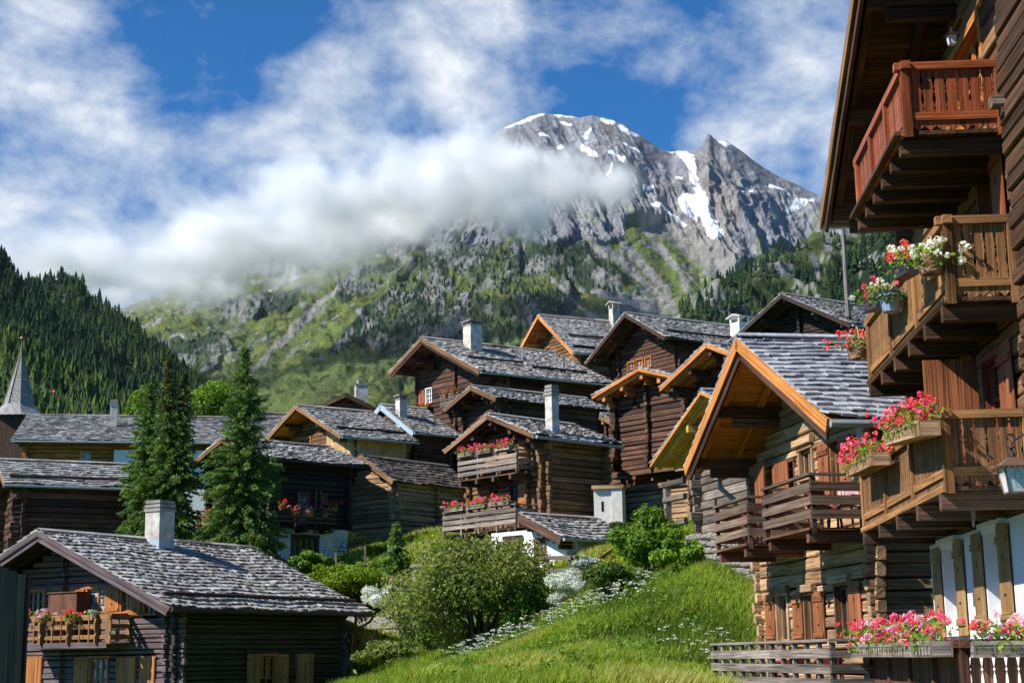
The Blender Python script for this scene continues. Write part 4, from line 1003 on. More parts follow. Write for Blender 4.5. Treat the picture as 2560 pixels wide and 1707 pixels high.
o = mb.build('cupboard', 'wood_darkred'); o.matrix_world = H.mat; tag(o, 'brown wooden cupboard on the balcony of the violet-brown chalet', 'cupboard')
mb = MB(); mb.bar(H.P(H.wr + .03, -.02, H.roofz(H.wr) - .09), H.P(H.wr + .03, H.L, H.roofz(H.wr) - .09), .04, .2); mb.build('fascia', 'wood_brown', H.root)
mb = MB(); p = H.P(H.wr + .09, H.L - .1, H.roofz(H.wr) - .12)
mb.tube([p, p + Vector((-.1, -.1, -.25)), p + Vector((-.8, -.45, -.75)), p + Vector((-.85, -.5, -6))], .06, 8); mb.build('downpipe', 'copper', H.root)

# 2: dark barn behind it
H = HS['H2'] = House('barn', 'blackened log barn with long low slate-striped roof at the left edge', (-26.67, 79.0, 10.32), 64.9, 0, 3.85, 3.85, .42, 6.6, 1, (.9, .5, .6, .6), 'barn')
H.walls([(1, 99, 'log', 'log_dark', .30, .18)], end_ext=.45)
H.roof('shingle_grey', 'log_dark', 'log_brown', exp=.40, tw=(.2, .42), guard=[(3.1, .3, 6.4)])

# 3: long orange log house with hipped end
H = HS['H3'] = House('log_house', 'long orange log house with white plastered end and thin chimney by the church', (-36.01, 113.0, 18.04), 80, 0, 7.6, 7.6, .382, 26, 4, (.9, .5, .8, .8), 'log house')
g = H.F['right']; sx = g.px(285, 1150)[0]
H.window('right', g.rect(200, 1127, 227, 1166), frame='wood_tan', bars=(1, 0), pane='pane_curtain')
H.walls([(4, 99, 'log', 'log_orange', .24, .16)], seglen=9, end_ext=.3, cross=[('right', g.px(75, 1130)[0]), ('right', g.px(274, 1150)[0])])
mb = MB(); mb.bar(g.pt(sx, .06, 9), g.pt(H.L - .6, .06, 9), .3, 11.2); mb.build('plaster_wall', 'stucco', H.root)
H.roof('shingle_grey', 'log_orange', 'log_orange', exp=.42, tw=(.22, .45), th=.065)
H.chimney(284, 1066, .50, .50, 1.5, style='cap', flash=False)
H.vent(468, 1088, .5)

# 4: roof glimpsed between the trees
H = House('barn', 'dark barn roof glimpsed between the tall spruce and the tan-boarded house', (-22.42, 125, 19.86), 75, 0, 3.8, 3.8, .4, 3.9, 8, (.5, .4, .6, .6), 'barn')
H.walls([(8, 99, 'log', 'log_dark', .3, .16)]); H.roof('shingle_grey', 'log_dark', 'log_dark', exp=.42)

# 5: house with new tan board cladding, and the taller roof behind it
H = HS['H5'] = House('chalet', 'chalet with fresh tan board cladding below a dark timber gable', (-13.69, 96.0, 15.7), 54.5, 5.6, 5.03, 3.57, .496, 5.43, 5, (1.3, .2, .75, .7), 'chalet')
f = H.F['front']; g = H.F['right']
H.window('front', f.rect(728, 1096, 778, 1116), frame='shutter_orange', bars=(2, 0))
H.window('front', f.rect(832, 1091, 849, 1124), frame='shutter_orange', bars=(0, 1))
H.walls([(5, 99, 'log', 'log_brown', .26, .16)], seglen=6)
H.roof('shingle_grey', 'wood_soffit', 'log_brown', 'log_dark', exp=.38, guard=[(4.0, .3, 5.2)])
mb = MB(); a = f.px(822, 1080)[0]
while a < f.a1 + .1:
    mb.bar(f.pt(a, .06, 5), f.pt(a, .06, H.roofz(a) - .3), .14, .1, f.n); a += .15
v = g.a0 - .15
while v < g.a1: mb.bar(g.pt(v, .08, 5), g.pt(v, .08, H.roofz(H.ur) - .3), .125, .07, g.n); v += .135
mb.build('board_cladding', 'wood_tan', H.root)
mb = MB(); p = H.P(H.wr + .05, .5, H.roofz(H.wr) - .12); q = g.pt(g.a0 + .25, .18, 0)
mb.tube([p, p + Vector((-.1, .0, -.25)), Vector((q.x, q.y, p.z - .7)), Vector((q.x, q.y, p.z - 5))], .05, 8); mb.build('downpipe', 'zinc', H.root)
H = House('chalet', 'roof with pale blue verge flashing and square chimney behind the tan-boarded chalet', (-8.6, 99.0, 16.15), 54.5, 0, 4.1, 3.0, .56, 3.4, 6, (.3, .3, .6, .6), 'chalet')
H.walls([(6, 99, 'log', 'log_dark', .28, .16)]); H.roof('shingle_grey', 'log_dark', 'flash_blue', exp=.38, barge_h=.3, rafters=False)
H.chimney(1003, 1042, .55, .55, 1.1, style='slab', flash=False)
H = House('chalet', 'farthest small dark gable with a stout chimney against the green slope', (-13.43, 122, 20.85), -11.5, 0, 2.9, 2.9, .473, 6, 10, (.7, .3, .5, .5), 'chalet')
H.walls([(10, 99, 'log', 'log_dark', .28, .16)]); H.roof('shingle_brown', 'log_brown', 'log_brown', exp=.4)
H.chimney(903, 1012, 1.0, 1.0, 1.55, style='pot', flash=False)
H = House('barn', 'sliver of grey barn roof in front of the tall chalet wall', (-5.6, 112, 20.2), 62, 0, 4, 3, .5, 5, 10, (.3, .3, .5, .5), 'barn')
H.walls([(10, 99, 'log', 'log_dark', .28, .16)]); H.roof('shingle_grey', 'log_dark', 'log_dark', exp=.4)

# 7: white-based house behind the spruces
H = HS['H7'] = House('chalet', 'black timber chalet with white plastered ground floor behind the spruces', (-15.07, 79.1, 11.3), 49.5, 6, 3.3, 2.9, .40, 6.6, 1, (.8, .8, .7, .7), 'chalet')
f = H.F['front']; g = H.F['right']; zs = g.px(760, 1320)[1]
H.window('right', g.rect(744, 1231, 772, 1312), frame='wood_brown', bars=(1, 3), pane='pane_curtain', trim=.07)
H.window('right', g.rect(803, 1233, 819, 1262), frame='wood_brown', bars=(1, 1), pane='pane_curtain', trim=.06)
H.window('right', g.rect(727, 1337, 797, 1390), frame='wood_greyboard', bars=(3, 1), pane='pane', trim=.13, out=.05)
H.walls([(1, zs, 'stucco', 'stucco', 0, .3), (zs, 99, 'log', 'log_black', .25, .16)], end_ext=.3)
H.roof('shingle_warm', 'log_black', 'log_brown', 'log_black', exp=.36, gut='dark', tile_jit=.08)
ra = g.rect(690, 1274, 838, 1318, .9)
H.balcony('right', ra[0], ra[1], ra[2] + .05, .9, rail=ra[3] - ra[2], mat='wood_dark', deckm='log_black', rows=3, beams=3, postgap=1.1)
a_, z_ = f.px(505, 1330); H.balcony('front', -2.0, 1.2, zs + .1, .9, rail=.95, mat='log_brown', deckm='log_black', rows=3)
for k, aa in enumerate((g.px(786, 1270)[0], g.px(796, 1270)[0])):
    mb = MB(); w_ = .07; mb.tube([g.pt(aa, .12, ra[2] - .2), g.pt(aa + (.14 if k else -.06), .14, ra[2] + .9), g.pt(aa + (.05 if k else .03), .12, ra[2] + 2.0)], .07, 6)
    mb.build('prop_post', 'log_brown', H.root)

# 8: weathered barn in the middle
H = HS['H8'] = House('barn', 'weathered grey log barn with mossy brown tiled roof in the middle', (-8.35, 83.6, 10.85), 40, 5, 2.35, 2.35, .66, 6.9, 2, (.5, .5, .4, .4), 'barn')
g = H.F['right']
H.walls([(2, 99, 'log', 'log_pale', .27, .2)], end_ext=.32, cross=[('right', H.F['right'].px(1090, 1240)[0])])
H.roof('shingle_brown', 'log_dark', 'log_brown', exp=.33, tw=(.2, .4), gut=None)

# 9: tall four-storey chalet
H = HS['H9'] = House('chalet', 'tall dark four-storey chalet with red-shuttered windows left of centre', (-5.96, 99.4, 20.65), 57, 9, 5.9, 3.54, .525, 10.6, 5, (1.6, .6, .9, .8), 'chalet')
f = H.F['front']; g = H.F['right']
H.window('front', f.rect(1064, 970, 1080, 1008), frame='white_paint', bars=(1, 2), shut='L', smat='shutter_red', sw=.75, trim=.06)
H.window('front', f.rect(1062, 1067, 1084, 1110), frame='white_paint', bars=(2, 3), shut='LR', smat='shutter_orange', sw=.7, trim=.06, pane='pane_curtain')
H.window('front', f.rect(1085, 898, 1101, 922), frame='log_black', bars=(1, 1), trim=.05)
H.window('right', g.rect(1239, 943, 1272, 974), frame='log_brown', bars=(2, 0), pane='pane')
H.window('right', g.rect(1365, 950, 1380, 978), frame='log_brown', bars=(1, 0), pane='pane')
H.walls([(5, 99, 'log', 'log_dark', .30, .18)], seglen=5, cross=[('front', f.px(1140, 960)[0])], end_ext=.2)
H.roof('shingle_warm', 'log_dark', 'log_brown', 'log_dark', exp=.38, guard=[(3.6, .8, 5.0), (4.3, 5.2, 9.6)], barge2='log_dark', gut='right', tile_jit=.08)
H.chimney(1182, 872, .98, .92, 1.55, style='slab', flash=False); H.vent(1306, 900, .6); H.vent(1408, 925, .6)
r_ = f.rect(1104, 985, 1146, 1020, .5); H.balcony('front', r_[0], r_[1], r_[2], .55, rail=.9, mat='wood_weathered', deckm='wood_dark', rows=5, rh=.06, beams=2, postgap=.8)

# 10: little barn in front of the tall chalet
H = HS['H10'] = House('barn', 'small log barn with rusty front boards wedged before the tall chalet', (-2.37, 85.9, 15.0), 53.7, 7, 2.15, 2.36, .44, 8.3, 5, (1.0, .4, .5, .5), 'barn')
H.walls([(5, 99, 'log', 'log_dark', .27, .18)], end_ext=.3, cross=[('right', 1.4)]); H.roof('shingle_grey', 'log_dark', 'log_brown', 'log_dark', exp=.36, gut=None, tile_jit=.08)
H = House('barn', 'short grey lean-to roof with an orange purlin beside the stilted barn', (4.4, 77, 11.9), 62, 0, 2.6, .1, .40, 3.2, 6, (.4, .3, .4, 0), 'lean-to')
H.walls([(6, 99, 'log', 'log_dark', .27, .16)]); H.roof('shingle_grey', 'wood_soffit', 'log_brown', 'wood_new', exp=.36, gut=None)

# 11: flower-balcony chalet and its annex
H = HS['H11'] = House('chalet', 'dark log chalet in the centre with two grey balconies of pink flowers', (-1.13, 67.8, 10.55), 47, -2.5, 3.20, 3.16, .40, 5.36, 2, (1.0, .5, .55, .6), 'chalet')
f = H.F['front']; g = H.F['right']
H.window('front', f.rect(1268, 1094, 1292, 1128), frame='log_black', bars=(1, 1), pane='pane_curtain', trim=.12)
H.window('front', f.rect(1224, 1214, 1243, 1262), frame='log_dark', bars=(1, 3), pane='pane_curtain', trim=.08)
H.window('front', f.rect(1276, 1211, 1297, 1262), frame='log_dark', bars=(1, 3), pane='pane_curtain', shut='R', smat='shutter_orange', sw=.55, trim=.08)
zs = f.px(1200, 1345)[1]
for xx in (1355, 1387, 1416):
    r_ = g.rect(xx, 1184, xx + 9, 1192); H.hole('right', r_)
H.walls([(2, zs, 'stucco', 'stucco', 0, .25), (zs, 99, 'log', 'log_brown', .26, .18)], end_ext=.3, cross=[('front', f.px(1322, 1180)[0])])
H.roof('shingle_warm', 'log_dark', 'log_brown', 'log_dark', barge_h=.19, exp=.33, gut='right', tile_jit=.08)
H.chimney(1381, 1078, .44, .44, 1.6, style='cap')
r1 = f.rect(1147, 1128, 1290, 1194, 1.0); H.balcony('front', r1[0], r1[1], r1[2] + .05, 1.0, rail=1.0, mat='wood_weathered', deckm='wood_dark', rows=3, beams=4, rh=.17)
r2 = f.rect(1109, 1266, 1287, 1330, 1.25); H.balcony('front', r2[0], r2[1], r2[2] + .05, 1.25, rail=.98, mat='wood_weathered', deckm='wood_dark', rows=3, beams=4, rh=.17)
HS['H11r'] = (r1, r2)
H = HS['H11b'] = House('annex', 'low white plastered annex with slate-striped roof under the flower balconies', (.22, 63.4, 5.72), 48.4, 4, 2.35, .12, .46, 4.3, 1, (.7, .4, .5, 0), 'annex')
f = H.F['front']; g = H.F['right']
H.roof('shingle_grey', 'log_dark', 'log_dark', 'log_dark', exp=.34, gut='right', barge_h=.34, rafters=False)
H.hole('front', f.rect(1336, 1346, 1366, 1402))
H.window('front', f.rect(1336, 1346, 1366, 1402), frame='wood_darkred', bars=(1, 2), pane='pane_curtain', trim=.13, cut=False)
H.walls([(1, 99, 'stucco', 'stucco', 0, .22)])
# the annex wall runs on to the left under the balcony
fa = f; x0 = fa.px(1228, 1380)[0]; mb = MB(); zt_ = fa.px(1260, 1330)[1]
mb.bar(fa.pt(x0, -.15, 2.6 + (zt_ - 2.6) * .5 - 1), fa.pt(fa.a0 - .0, -.15, 2.6 + (zt_ - 2.6) * .5 - 1), .25, zt_ - 2.6 + 2); mb.build('wall', 'stucco', H.root)
H.window('front', fa.rect(1266, 1349, 1302, 1385), frame='wood_darkred', bars=(1, 0), pane='pane', trim=.12, depth=-.02, out=.12, lintel='log_black')
mb = MB(); p = H.P(H.wr + .09, .6, H.roofz(H.wr) - .12); mb.tube([p, p + Vector((0, .1, -.35)), p + Vector((-.45, .1, -.55)), p + Vector((-.5, .1, -2.6))], .055, 8); mb.build('downpipe', 'zinc', H.root)

# 12-14: upper row on the right
H = House('chalet', 'chalet with bright orange barge boards highest on the skyline', (2.01, 113.0, 25.1), 64, 6, 4.6, 2.6, .80, 9, 12, (1.2, .5, .6, .5), 'chalet')
f = H.F['front']
H.window('front', f.rect(1362, 868, 1376, 888), frame='shutter_orange', bars=(1, 0))
H.walls([(12, 99, 'log', 'log_brown', .28, .16)]); H.roof('shingle_grey', 'wood_soffit', 'wood_new', 'wood_soffit', exp=.40, guard=[(2.6, .8, 8), (4.0, .3, 8)])
H.chimney(1536, 812, .62, .58, 1.25, style='hood', flash=False)
H = HS['H13'] = House('chalet', 'dark log chalet with a row of three small orange windows below its gable', (7.51, 99.4, 22.1), 58.6, 2.3, 4.10, 4.56, .573, 9.6, 8, (1.5, .5, .8, .8), 'chalet')
f = H.F['front']
for x0, y0, x1, y1 in ((1569, 904, 1587, 926), (1590, 897, 1608, 921), (1612, 892, 1629, 919)): H.window('front', f.rect(x0, y0, x1, y1), frame='shutter_orange', bars=(1, 1), trim=.08, pane='pane_curtain')
H.window('front', f.rect(1523, 919, 1534, 946), frame='shutter_orange', bars=(1, 2), trim=.05)
H.walls([(8, 99, 'log', 'log_dark', .28, .18)], seglen=5, cross=[('front', f.px(1550, 900)[0])]); H.roof('shingle_grey', 'log_dark', 'log_dark', 'log_dark', exp=.38, guard=[(3.1, .8, 9)], gut='dark')
H.chimney(1851, 850, .95, .9, 1.15, mat='white_paint', style='hood', flash=False)
H = HS['H14'] = House('chalet', 'broad black gable high on the right behind the flagpole', (15.87, 88.1, 20.6), 56.7, 10, 4.7, 4.22, .549, 8.5, 8, (1.4, .5, .7, .8), 'chalet')
f = H.F['front']
H.walls([(8, 99, 'log', 'log_black', .28, .18)], cross=[('front', 0), ('front', f.a1 - .25)]); H.roof('shingle_grey', 'log_black', 'log_black', 'log_dark', exp=.36, guard=[(4.0, 2, 8)])

# 15: stilted barn
H = HS['H15'] = House('barn', 'dark log barn raised on mushroom-stone stilts right of centre', (5.85, 70.1, 12.95), 47, 0, 2.6, 3.05, .30, 5.5, 7.6, (.95, .4, .45, .55), 'barn')
f = H.F['front']; zl = f.px(1600, 1172)[1]; wz = at(1600, 1225, 70.0).z
for x, y in ((1585, 1003), (1675, 985), (1600, 970)): a, z = f.px(x, y); H.hole('front', (a - .07, a + .07, z - .07, z + .08))
H.walls([(zl, 99, 'log', 'log_dark', .235, .2)], end_ext=.36, seglen=6, cross=[('front', f.px(1620, 1000)[0])])
H.roof('shingle_grey', 'wood_soffit', 'wood_new', 'wood_soffit', exp=.36, gut=None, barge_h=.13)
mb = MB()
for q in range(4):
    v = H.ohf + .15 + q * 1.2; mb.bar(H.P(-H.ul, v, zl - .14), H.P(H.ur, v, zl - .14), .22, .24, (0, 0, 1), 0, None, .02)
mb.build('floor_beam', 'log_brown', H.root)
for u in (-H.ul + .35, H.ur - .5):
    for v in (H.ohf + .1, H.L - .7):
        mb = MB(); mb.tube([H.P(u, v, zl - .36), H.P(u, v, zl - .28)], [.46, .40], 10); st = mb.build('staddle_stone', 'stone', H.root)
        mb = MB(); mb.bar(H.P(u, v, zl - 1.35), H.P(u, v, zl - .36), .30, .30, (1, 0, 0), 0, None, .02, .2, .2); mb.build('stilt', 'log_brown', H.root)
# the walls below it
H2_ = HS['H15w'] = House('log_wall', 'sunlit brown log wall with a dark slit window under the stilted barn', (5.85, 70.1, wz + .36), 47, 0, 2.9, 3.0, .02, 4.5, 5, (.1, .3, 0, 0), 'log wall')
f = H2_.F['front']
for x0, y0, x1, y1 in ((1606, 1266, 1636, 1285), (1582, 1273, 1588, 1292), (1654, 1262, 1659, 1283)): H2_.hole('front', f.rect(x0, y0, x1, y1))
mbw = H2_.walls([(5, wz + .6, 'log', 'log_pale', .24, .18)], seglen=4)
mb = MB(); mb.bar(f.pt(f.a0 - 1.0, -.02, wz + .1), f.pt(f.a1 + .1, -.02, wz + .14), .3, .26, (0, 0, 1), 0, None, .03); mb.bar(f.pt(f.rect(1600, 1262, 1642, 1268)[0], .04, f.px(1620, 1263)[1]), f.pt(f.rect(1600, 1262, 1642, 1268)[1], .04, f.px(1640, 1262)[1]), .1, .1); mb.build('beam', 'log_pale', H2_.root)
# white shed left of it
H3_ = thing('plaster_shed', 'small cream plastered block with a slit opening beside the brown log wall', 'shed', tuple(at(1522, 1310, 66)), -R_(12))
mb = MB(); mb.box((-.62, 0, -.6), (.16, .9, 1.5)); mb.build('wall', 'plaster_beige', H3_)
mb = MB(); mb.box((.165, -.12, -.6), (.62, .9, 1.5)); mb.build('wall', 'plaster_beige', H3_)
mb = MB(); mb.box((-.30, -.006, .55), (-.19, .1, .98)); mb.build('slit', 'core', H3_)
mb = MB(); mb.box((-.68, -.2, 1.505), (.70, .9, 1.66)); mb.build('coping_beam', 'log_pale', H3_)

# 16: orange barge board gable
H = HS['H16'] = House('barn', 'log barn with orange barge board and grey tiles tucked behind the big gable', (7.87, 61.0, 12.25), 58, 0, 2.4, 3.2, .42, 6, 6, (1.1, .4, .5, .55), 'barn')
f = H.F['front']
H.walls([(6, 99, 'log', 'log_dark', .27, .2)], end_ext=.34); H.roof('shingle_grey', 'wood_soffit', 'wood_new', 'log_dark', exp=.34, gut=None, barge_h=.16)

# 17: yellow boarded eaves
H = HS['H17'] = House('barn', 'grey log barn with steep yellow-boarded eaves beside the big gable', (6.19, 49.7, 8.4), 75, 0, 4.2, 5.04, .36, 5.5, 3, (1.15, .4, .6, 1.55), 'barn')
f = H.F['front']
for x, y in ((1732, 1254), (1790, 1246)): a, z = f.px(x, y); H.hole('front', (a - .09, a + .09, z - .16, z + .12))
H.walls([(3, 99, 'log', 'log_grey', .29, .2)], end_ext=.34, seglen=3.5); H.roof('shingle_slate', 'wood_yellow', 'wood_new', 'wood_yellow', exp=.34, gut=None, barge_h=.10, pl=.32, rafters=True, purlins=(.5,))
mb = MB()
for q, zz in ((0, 0), (1, 1.4), (2, 1.9)):
    p0 = H.inv @ at(1660, 1236 - 0 * q, 50.5); p1 = H.inv @ at(1712, 1224, 49.6)
    dz = (-.2, -1.0, .3)[q]; mb.bar(p0 + Vector((0, 0, dz)), p1 + Vector((0, 0, dz)), .16, .19, (0, 0, 1), 0, None, .03)
p0 = H.inv @ at(1668, 1236, 50.5); mb.bar(p0 + Vector((0, 0, -2.6)), p0 + Vector((0, 0, .35)), .2, .2, (1, 0, 0))
mb.build('frame_timber', 'log_grey', H.root)

# 18: sunlit log chalet with the orange gable
H = HS['H18'] = House('chalet', 'sunlit pale log chalet with bright orange gable boards and slat balconies', (4.95, 33.0, 6.75), 80.5, 0, 5.15, 4.55, .50, 9.5, -2, (1.5, .5, 2.0, .62), 'chalet')
f = H.F['front']; g = H.F['right']
W = lambda x0, y0, x1, y1, **k: H.window('front', f.rect(x0, y0, x1, y1), **k)
W(1997, 1113, 2034, 1200, frame='log_pale', bars=(1, 0), pane='pane', trim=.10, lintel='log_pale', depth=.12)
W(1966, 1150, 1990, 1262, frame='log_brown', bars=(0, 0), pane='pane', trim=.06, shut='', depth=.12)
W(2079, 1098, 2104, 1262, frame='log_brown', bars=(1, 1), pane='pane', trim=.06, shut='LR', smat='shutter_red', sw=.62, depth=.12)
W(1942, 1482, 1974, 1607, frame='log_pale', bars=(1, 0), pane='pane', trim=.08, shut='L', smat='shutter_red', sw=.66, lintel='log_pale', depth=.14)
W(2012, 1481, 2039, 1605, frame='log_brown', bars=(1, 0), pane='pane', trim=.07, shut='LR', smat='shutter_red', sw=.60, lintel='log_pale', depth=.14)
W(2089, 1457, 2128, 1600, frame='log_brown', bars=(1, 0), pane='pane', trim=.07, shut='R', smat='shutter_red', sw=.62, lintel='log_pale', depth=.14)
H.walls([(-2, 99, 'log', 'log_pale', .25, .18)], end_ext=.17, seglen=2.4)
H.roof('shingle_slate', 'wood_soffit', 'wood_new', 'log_dark', exp=.325, tw=(.16, .42), th=.05, pl=.2, barge_h=.26, barge2='log_dark', guard=[(4.2, 2.2, 9)], gut='right', tile_jit=.03, purlins=(0, .5, 1))
# a pair of open shutter leaves standing off the wall beside the balcony door
wn = [o for o in H.root.children if o.name.startswith('window')][1]
for x0, x1, o_ in ((1898, 1922, .30), (1924, 1963, .12)):
    r_ = f.rect(x0, 1155, x1, 1265, .2); mb = MB(); n = 5
    for i in range(n):
        aa = r_[0] + (r_[1] - r_[0]) * (i + .5) / n; mb.bar(f.pt(aa, o_, r_[2]), f.pt(aa, o_, r_[3]), .03, (r_[1] - r_[0]) / n - .006, f.a)
    mb.build('shutter', 'shutter_red', wn)
# balconies: two slat balconies, one above the deck
def edge(px0, py0, px1, py1, o): return f.px(px0, py0, o), f.px(px1, py1, o)
zd = f.px(2027, 1302, 1.3)[1] - .12
aN, aM = f.px(2027, 1270, 1.3)[0], f.px(1912, 1300, 1.3)[0]; aF0, aF1 = f.px(1868, 1290, 1.3)[0], f.px(1789, 1300, 1.3)[0]
H.balcony('front', aM, aN, zd, 1.3, rail=1.02, mat='wood_umber', deckm='wood_darkred', rows=3, ends='both', beams=2, postgap=2.6, rh=.17, beam_out=.0)
H.balcony('front', aF1, aF0, zd - .02, 1.3, rail=1.0, mat='wood_umber', deckm='wood_darkred', rows=3, ends='both', beams=2, postgap=2.6, rh=.17, beam_out=.0)
zl_ = f.px(2060, 1600, 1.9)[1] - 1.0
aL0, aL1 = f.px(1782, 1640, 1.9)[0], f.px(2075, 1640, 1.9)[0]
H.balcony('front', aL0, aL1, zl_, 1.9, rail=1.0, mat='wood_weathered', deckm='wood_dark', rows=3, ends='both', beams=4, postgap=.62, rh=.15, beam_out=.0)
HS['H18b'] = (zd, zl_, aN, aM, aF0, aF1, aL0, aL1)
mb = MB(); p = at(1852, 1095, 38.6); q = H.inv @ p
q = H.P(-H.wl * .93, .75, H.roofz(H.wl) - .1); mb.tube([q, q + Vector((0, 0, -.45)), q + Vector((.1, .3, -.75)), q + Vector((-.5, .6, -1.0))], .07, 8); mb.build('downpipe', 'zinc', H.root)
q = H.P(H.wr + .05, .55, H.roofz(H.wr) - .12); mb = MB(); mb.tube([q, q + Vector((-.05, 0, -.35)), q + Vector((-.45, .1, -.75)), q + Vector((-.75, .15, -.9))], .075, 8); mb.build('downpipe', 'zinc', H.root)
# ------------------------------------------------------------------ the big chalet at the right edge
H = HS['R'] = House('chalet', 'big four-storey chalet at right edge with carved balconies over white plaster', (5.42, 20.5, 11.5), 93.7, 0, 7.5, 7.72, .449, 10, -4, (1.5, .5, .6, .5), 'chalet')
f = H.F['front']; zb3 = 2.13
W = lambda x0, y0, x1, y1, **k: H.window('front', f.rect(x0, y0, x1, y1), **k)
W(2361, 1358, 2397, 1590, frame='white_paint', bars=(0, 1), pane='pane_curtain', trim=.07, shut='LR', smat='shutter_brown', sw=.60, depth=.24, out=.015)
W(2467, 1319, 2507, 1580, frame='white_paint', bars=(0, 1), pane='pane_curtain', trim=.07, shut='LR', smat='shutter_brown', sw=.62, depth=.24, out=.015)
for x0, y0, x1 in ((2360, 1352, 2398), (2465, 1312, 2510)):
    r_ = f.rect(x0, y0, x1, y0 + 12); mb = MB(); mb.bar(f.pt(r_[0] - .1, .05, r_[3] + .02), f.pt(r_[1] + .1, .05, r_[3] + .02), .14, .07); mb.build('window_hood', 'white_paint', H.root)
W(2462, 880, 2512, 1180, frame='wood_red', bars=(0, 2), pane='pane', trim=.1, shut='R', smat='shutter_red', sw=.72, depth=.14)
W(2450, 395, 2492, 690, frame='wood_red', bars=(1, 2), pane='pane', trim=.1, shut='R', smat='wood_red', sw=.62, depth=.14)
W(2376, 78, 2464, 330, frame='wood_new', bars=(1, 1), pane='pane', trim=.13, depth=.16)
W(2395, 905, 2440, 1010, frame='wood_red', bars=(1, 1), pane='pane', trim=.08, depth=.1)
H.walls([(-4, 1.82, 'stucco', 'stucco_rough', 0, .34), (1.82, 99, 'log', 'log_brown', .25, .2)], end_ext=.30, seglen=4)
H.roof('shingle_brown', 'log_umber', 'log_brown', 'log_dark', exp=.30, tw=(.12, .3), th=.035, pl=.19, barge_h=.24, barge2='log_dark', gut='both', purlins=(.33, .66, 1))
carved_balcony(H, 'front', -4.2, 0, 7.09, 1.42, .98, 'wood_red', 'wood_red', 'log_umber', 6, panels=3)
carved_balcony(H, 'front', -6.6, 0, 4.70, 1.0, 1.12, 'wood_midbrown', 'wood_midbrown', 'log_umber', 6, panels=3)
carved_balcony(H, 'front', -7.0, 0, 2.13, 1.2, 1.0, 'wood_midbrown', 'wood_brown', 'wood_dark', 5, panels=3)
carved_balcony(H, 'front', -7.2, .12, -.86, 1.2, .98, 'wood_darkred', 'wood_darkred', 'wood_dark', 5, panels=4, apron=False)
mb = MB(); a = f.px(2549, 640)[0]; z = 1.95
while z < 10.2:
    h_ = random.uniform(.19, .30); d_ = random.uniform(.05, .13); mb.bar(f.pt(a + random.uniform(-.02, .02), d_ / 2 - .05, z + h_ / 2), f.pt(a + 1.5, d_ / 2 - .05, z + h_ / 2), d_ + .1, h_ - .025, (0, 0, 1), 0, None, .025); z += h_
mb.build('corner_logs', 'log_umber', H.root)
# stepped corbels below the purlin
for aa in (-.35, .1):
    for q, (o_, zz) in enumerate(((1.5, 10.25), (1.15, 9.95), (.8, 9.65), (.45, 9.35))):
        mb = MB(); mb.bar(f.pt(aa, -.3, zz), f.pt(aa, o_, zz), .24, .28, (0, 0, 1), 0, None, .02); mb.build('corbel', 'log_dark', H.root)
for yy in (255, 620):
    a, z = f.px(2528, yy); mb = MB(); mb.bar(f.pt(a, -.1, z), f.pt(a, .28, z), .2, .16, (0, 0, 1), 0, None, .03); mb.bar(f.pt(a, -.1, z - .14), f.pt(a, .16, z - .14), .18, .12, (0, 0, 1), 0, None, .03); mb.build('corbel', 'log_grey', H.root)
# shutter leaf standing open across the third-floor balcony, clover cut in it
a = f.px(2462, 950)[0] - .02; z0, z1 = zb3 + .05, f.px(2462, 893)[1]; mb = MB()
for i in range(4): mb.bar(f.pt(a, .1 + .2 * i + .1, z0), f.pt(a, .1 + .2 * i + .1, z1), .032, .194, f.n)
for q in (.2, .82): mb.bar(f.pt(a - .03, .12, z0 + (z1 - z0) * q), f.pt(a - .03, .88, z0 + (z1 - z0) * q), .03, .11)
for dx, dz in ((-.05, 0), (.05, 0), (0, .07)):
    c = f.pt(a + .018, .5 + dx, z0 + 1.02 + dz); mb.poly([c + f.n * (math.cos(t_) * .05) + Vector((0, 0, math.sin(t_) * .05)) for t_ in np.linspace(0, 6.28, 10)[:-1]], f.a * .004, 1)
mb.bar(f.pt(a + .02, .5, z0 + .86), f.pt(a + .02, .5, z0 + 1.02), .004, .022, f.a, 1)
mb.build('shutter', ['shutter_red', 'core'], H.root)
for a, o_ in ((f.px(2352, 940)[0], .07), (f.px(2368, 940)[0], .09)):
    H.shutter('front', H.root, a, z0, z1, .6, 'shutter_red', off=o_)
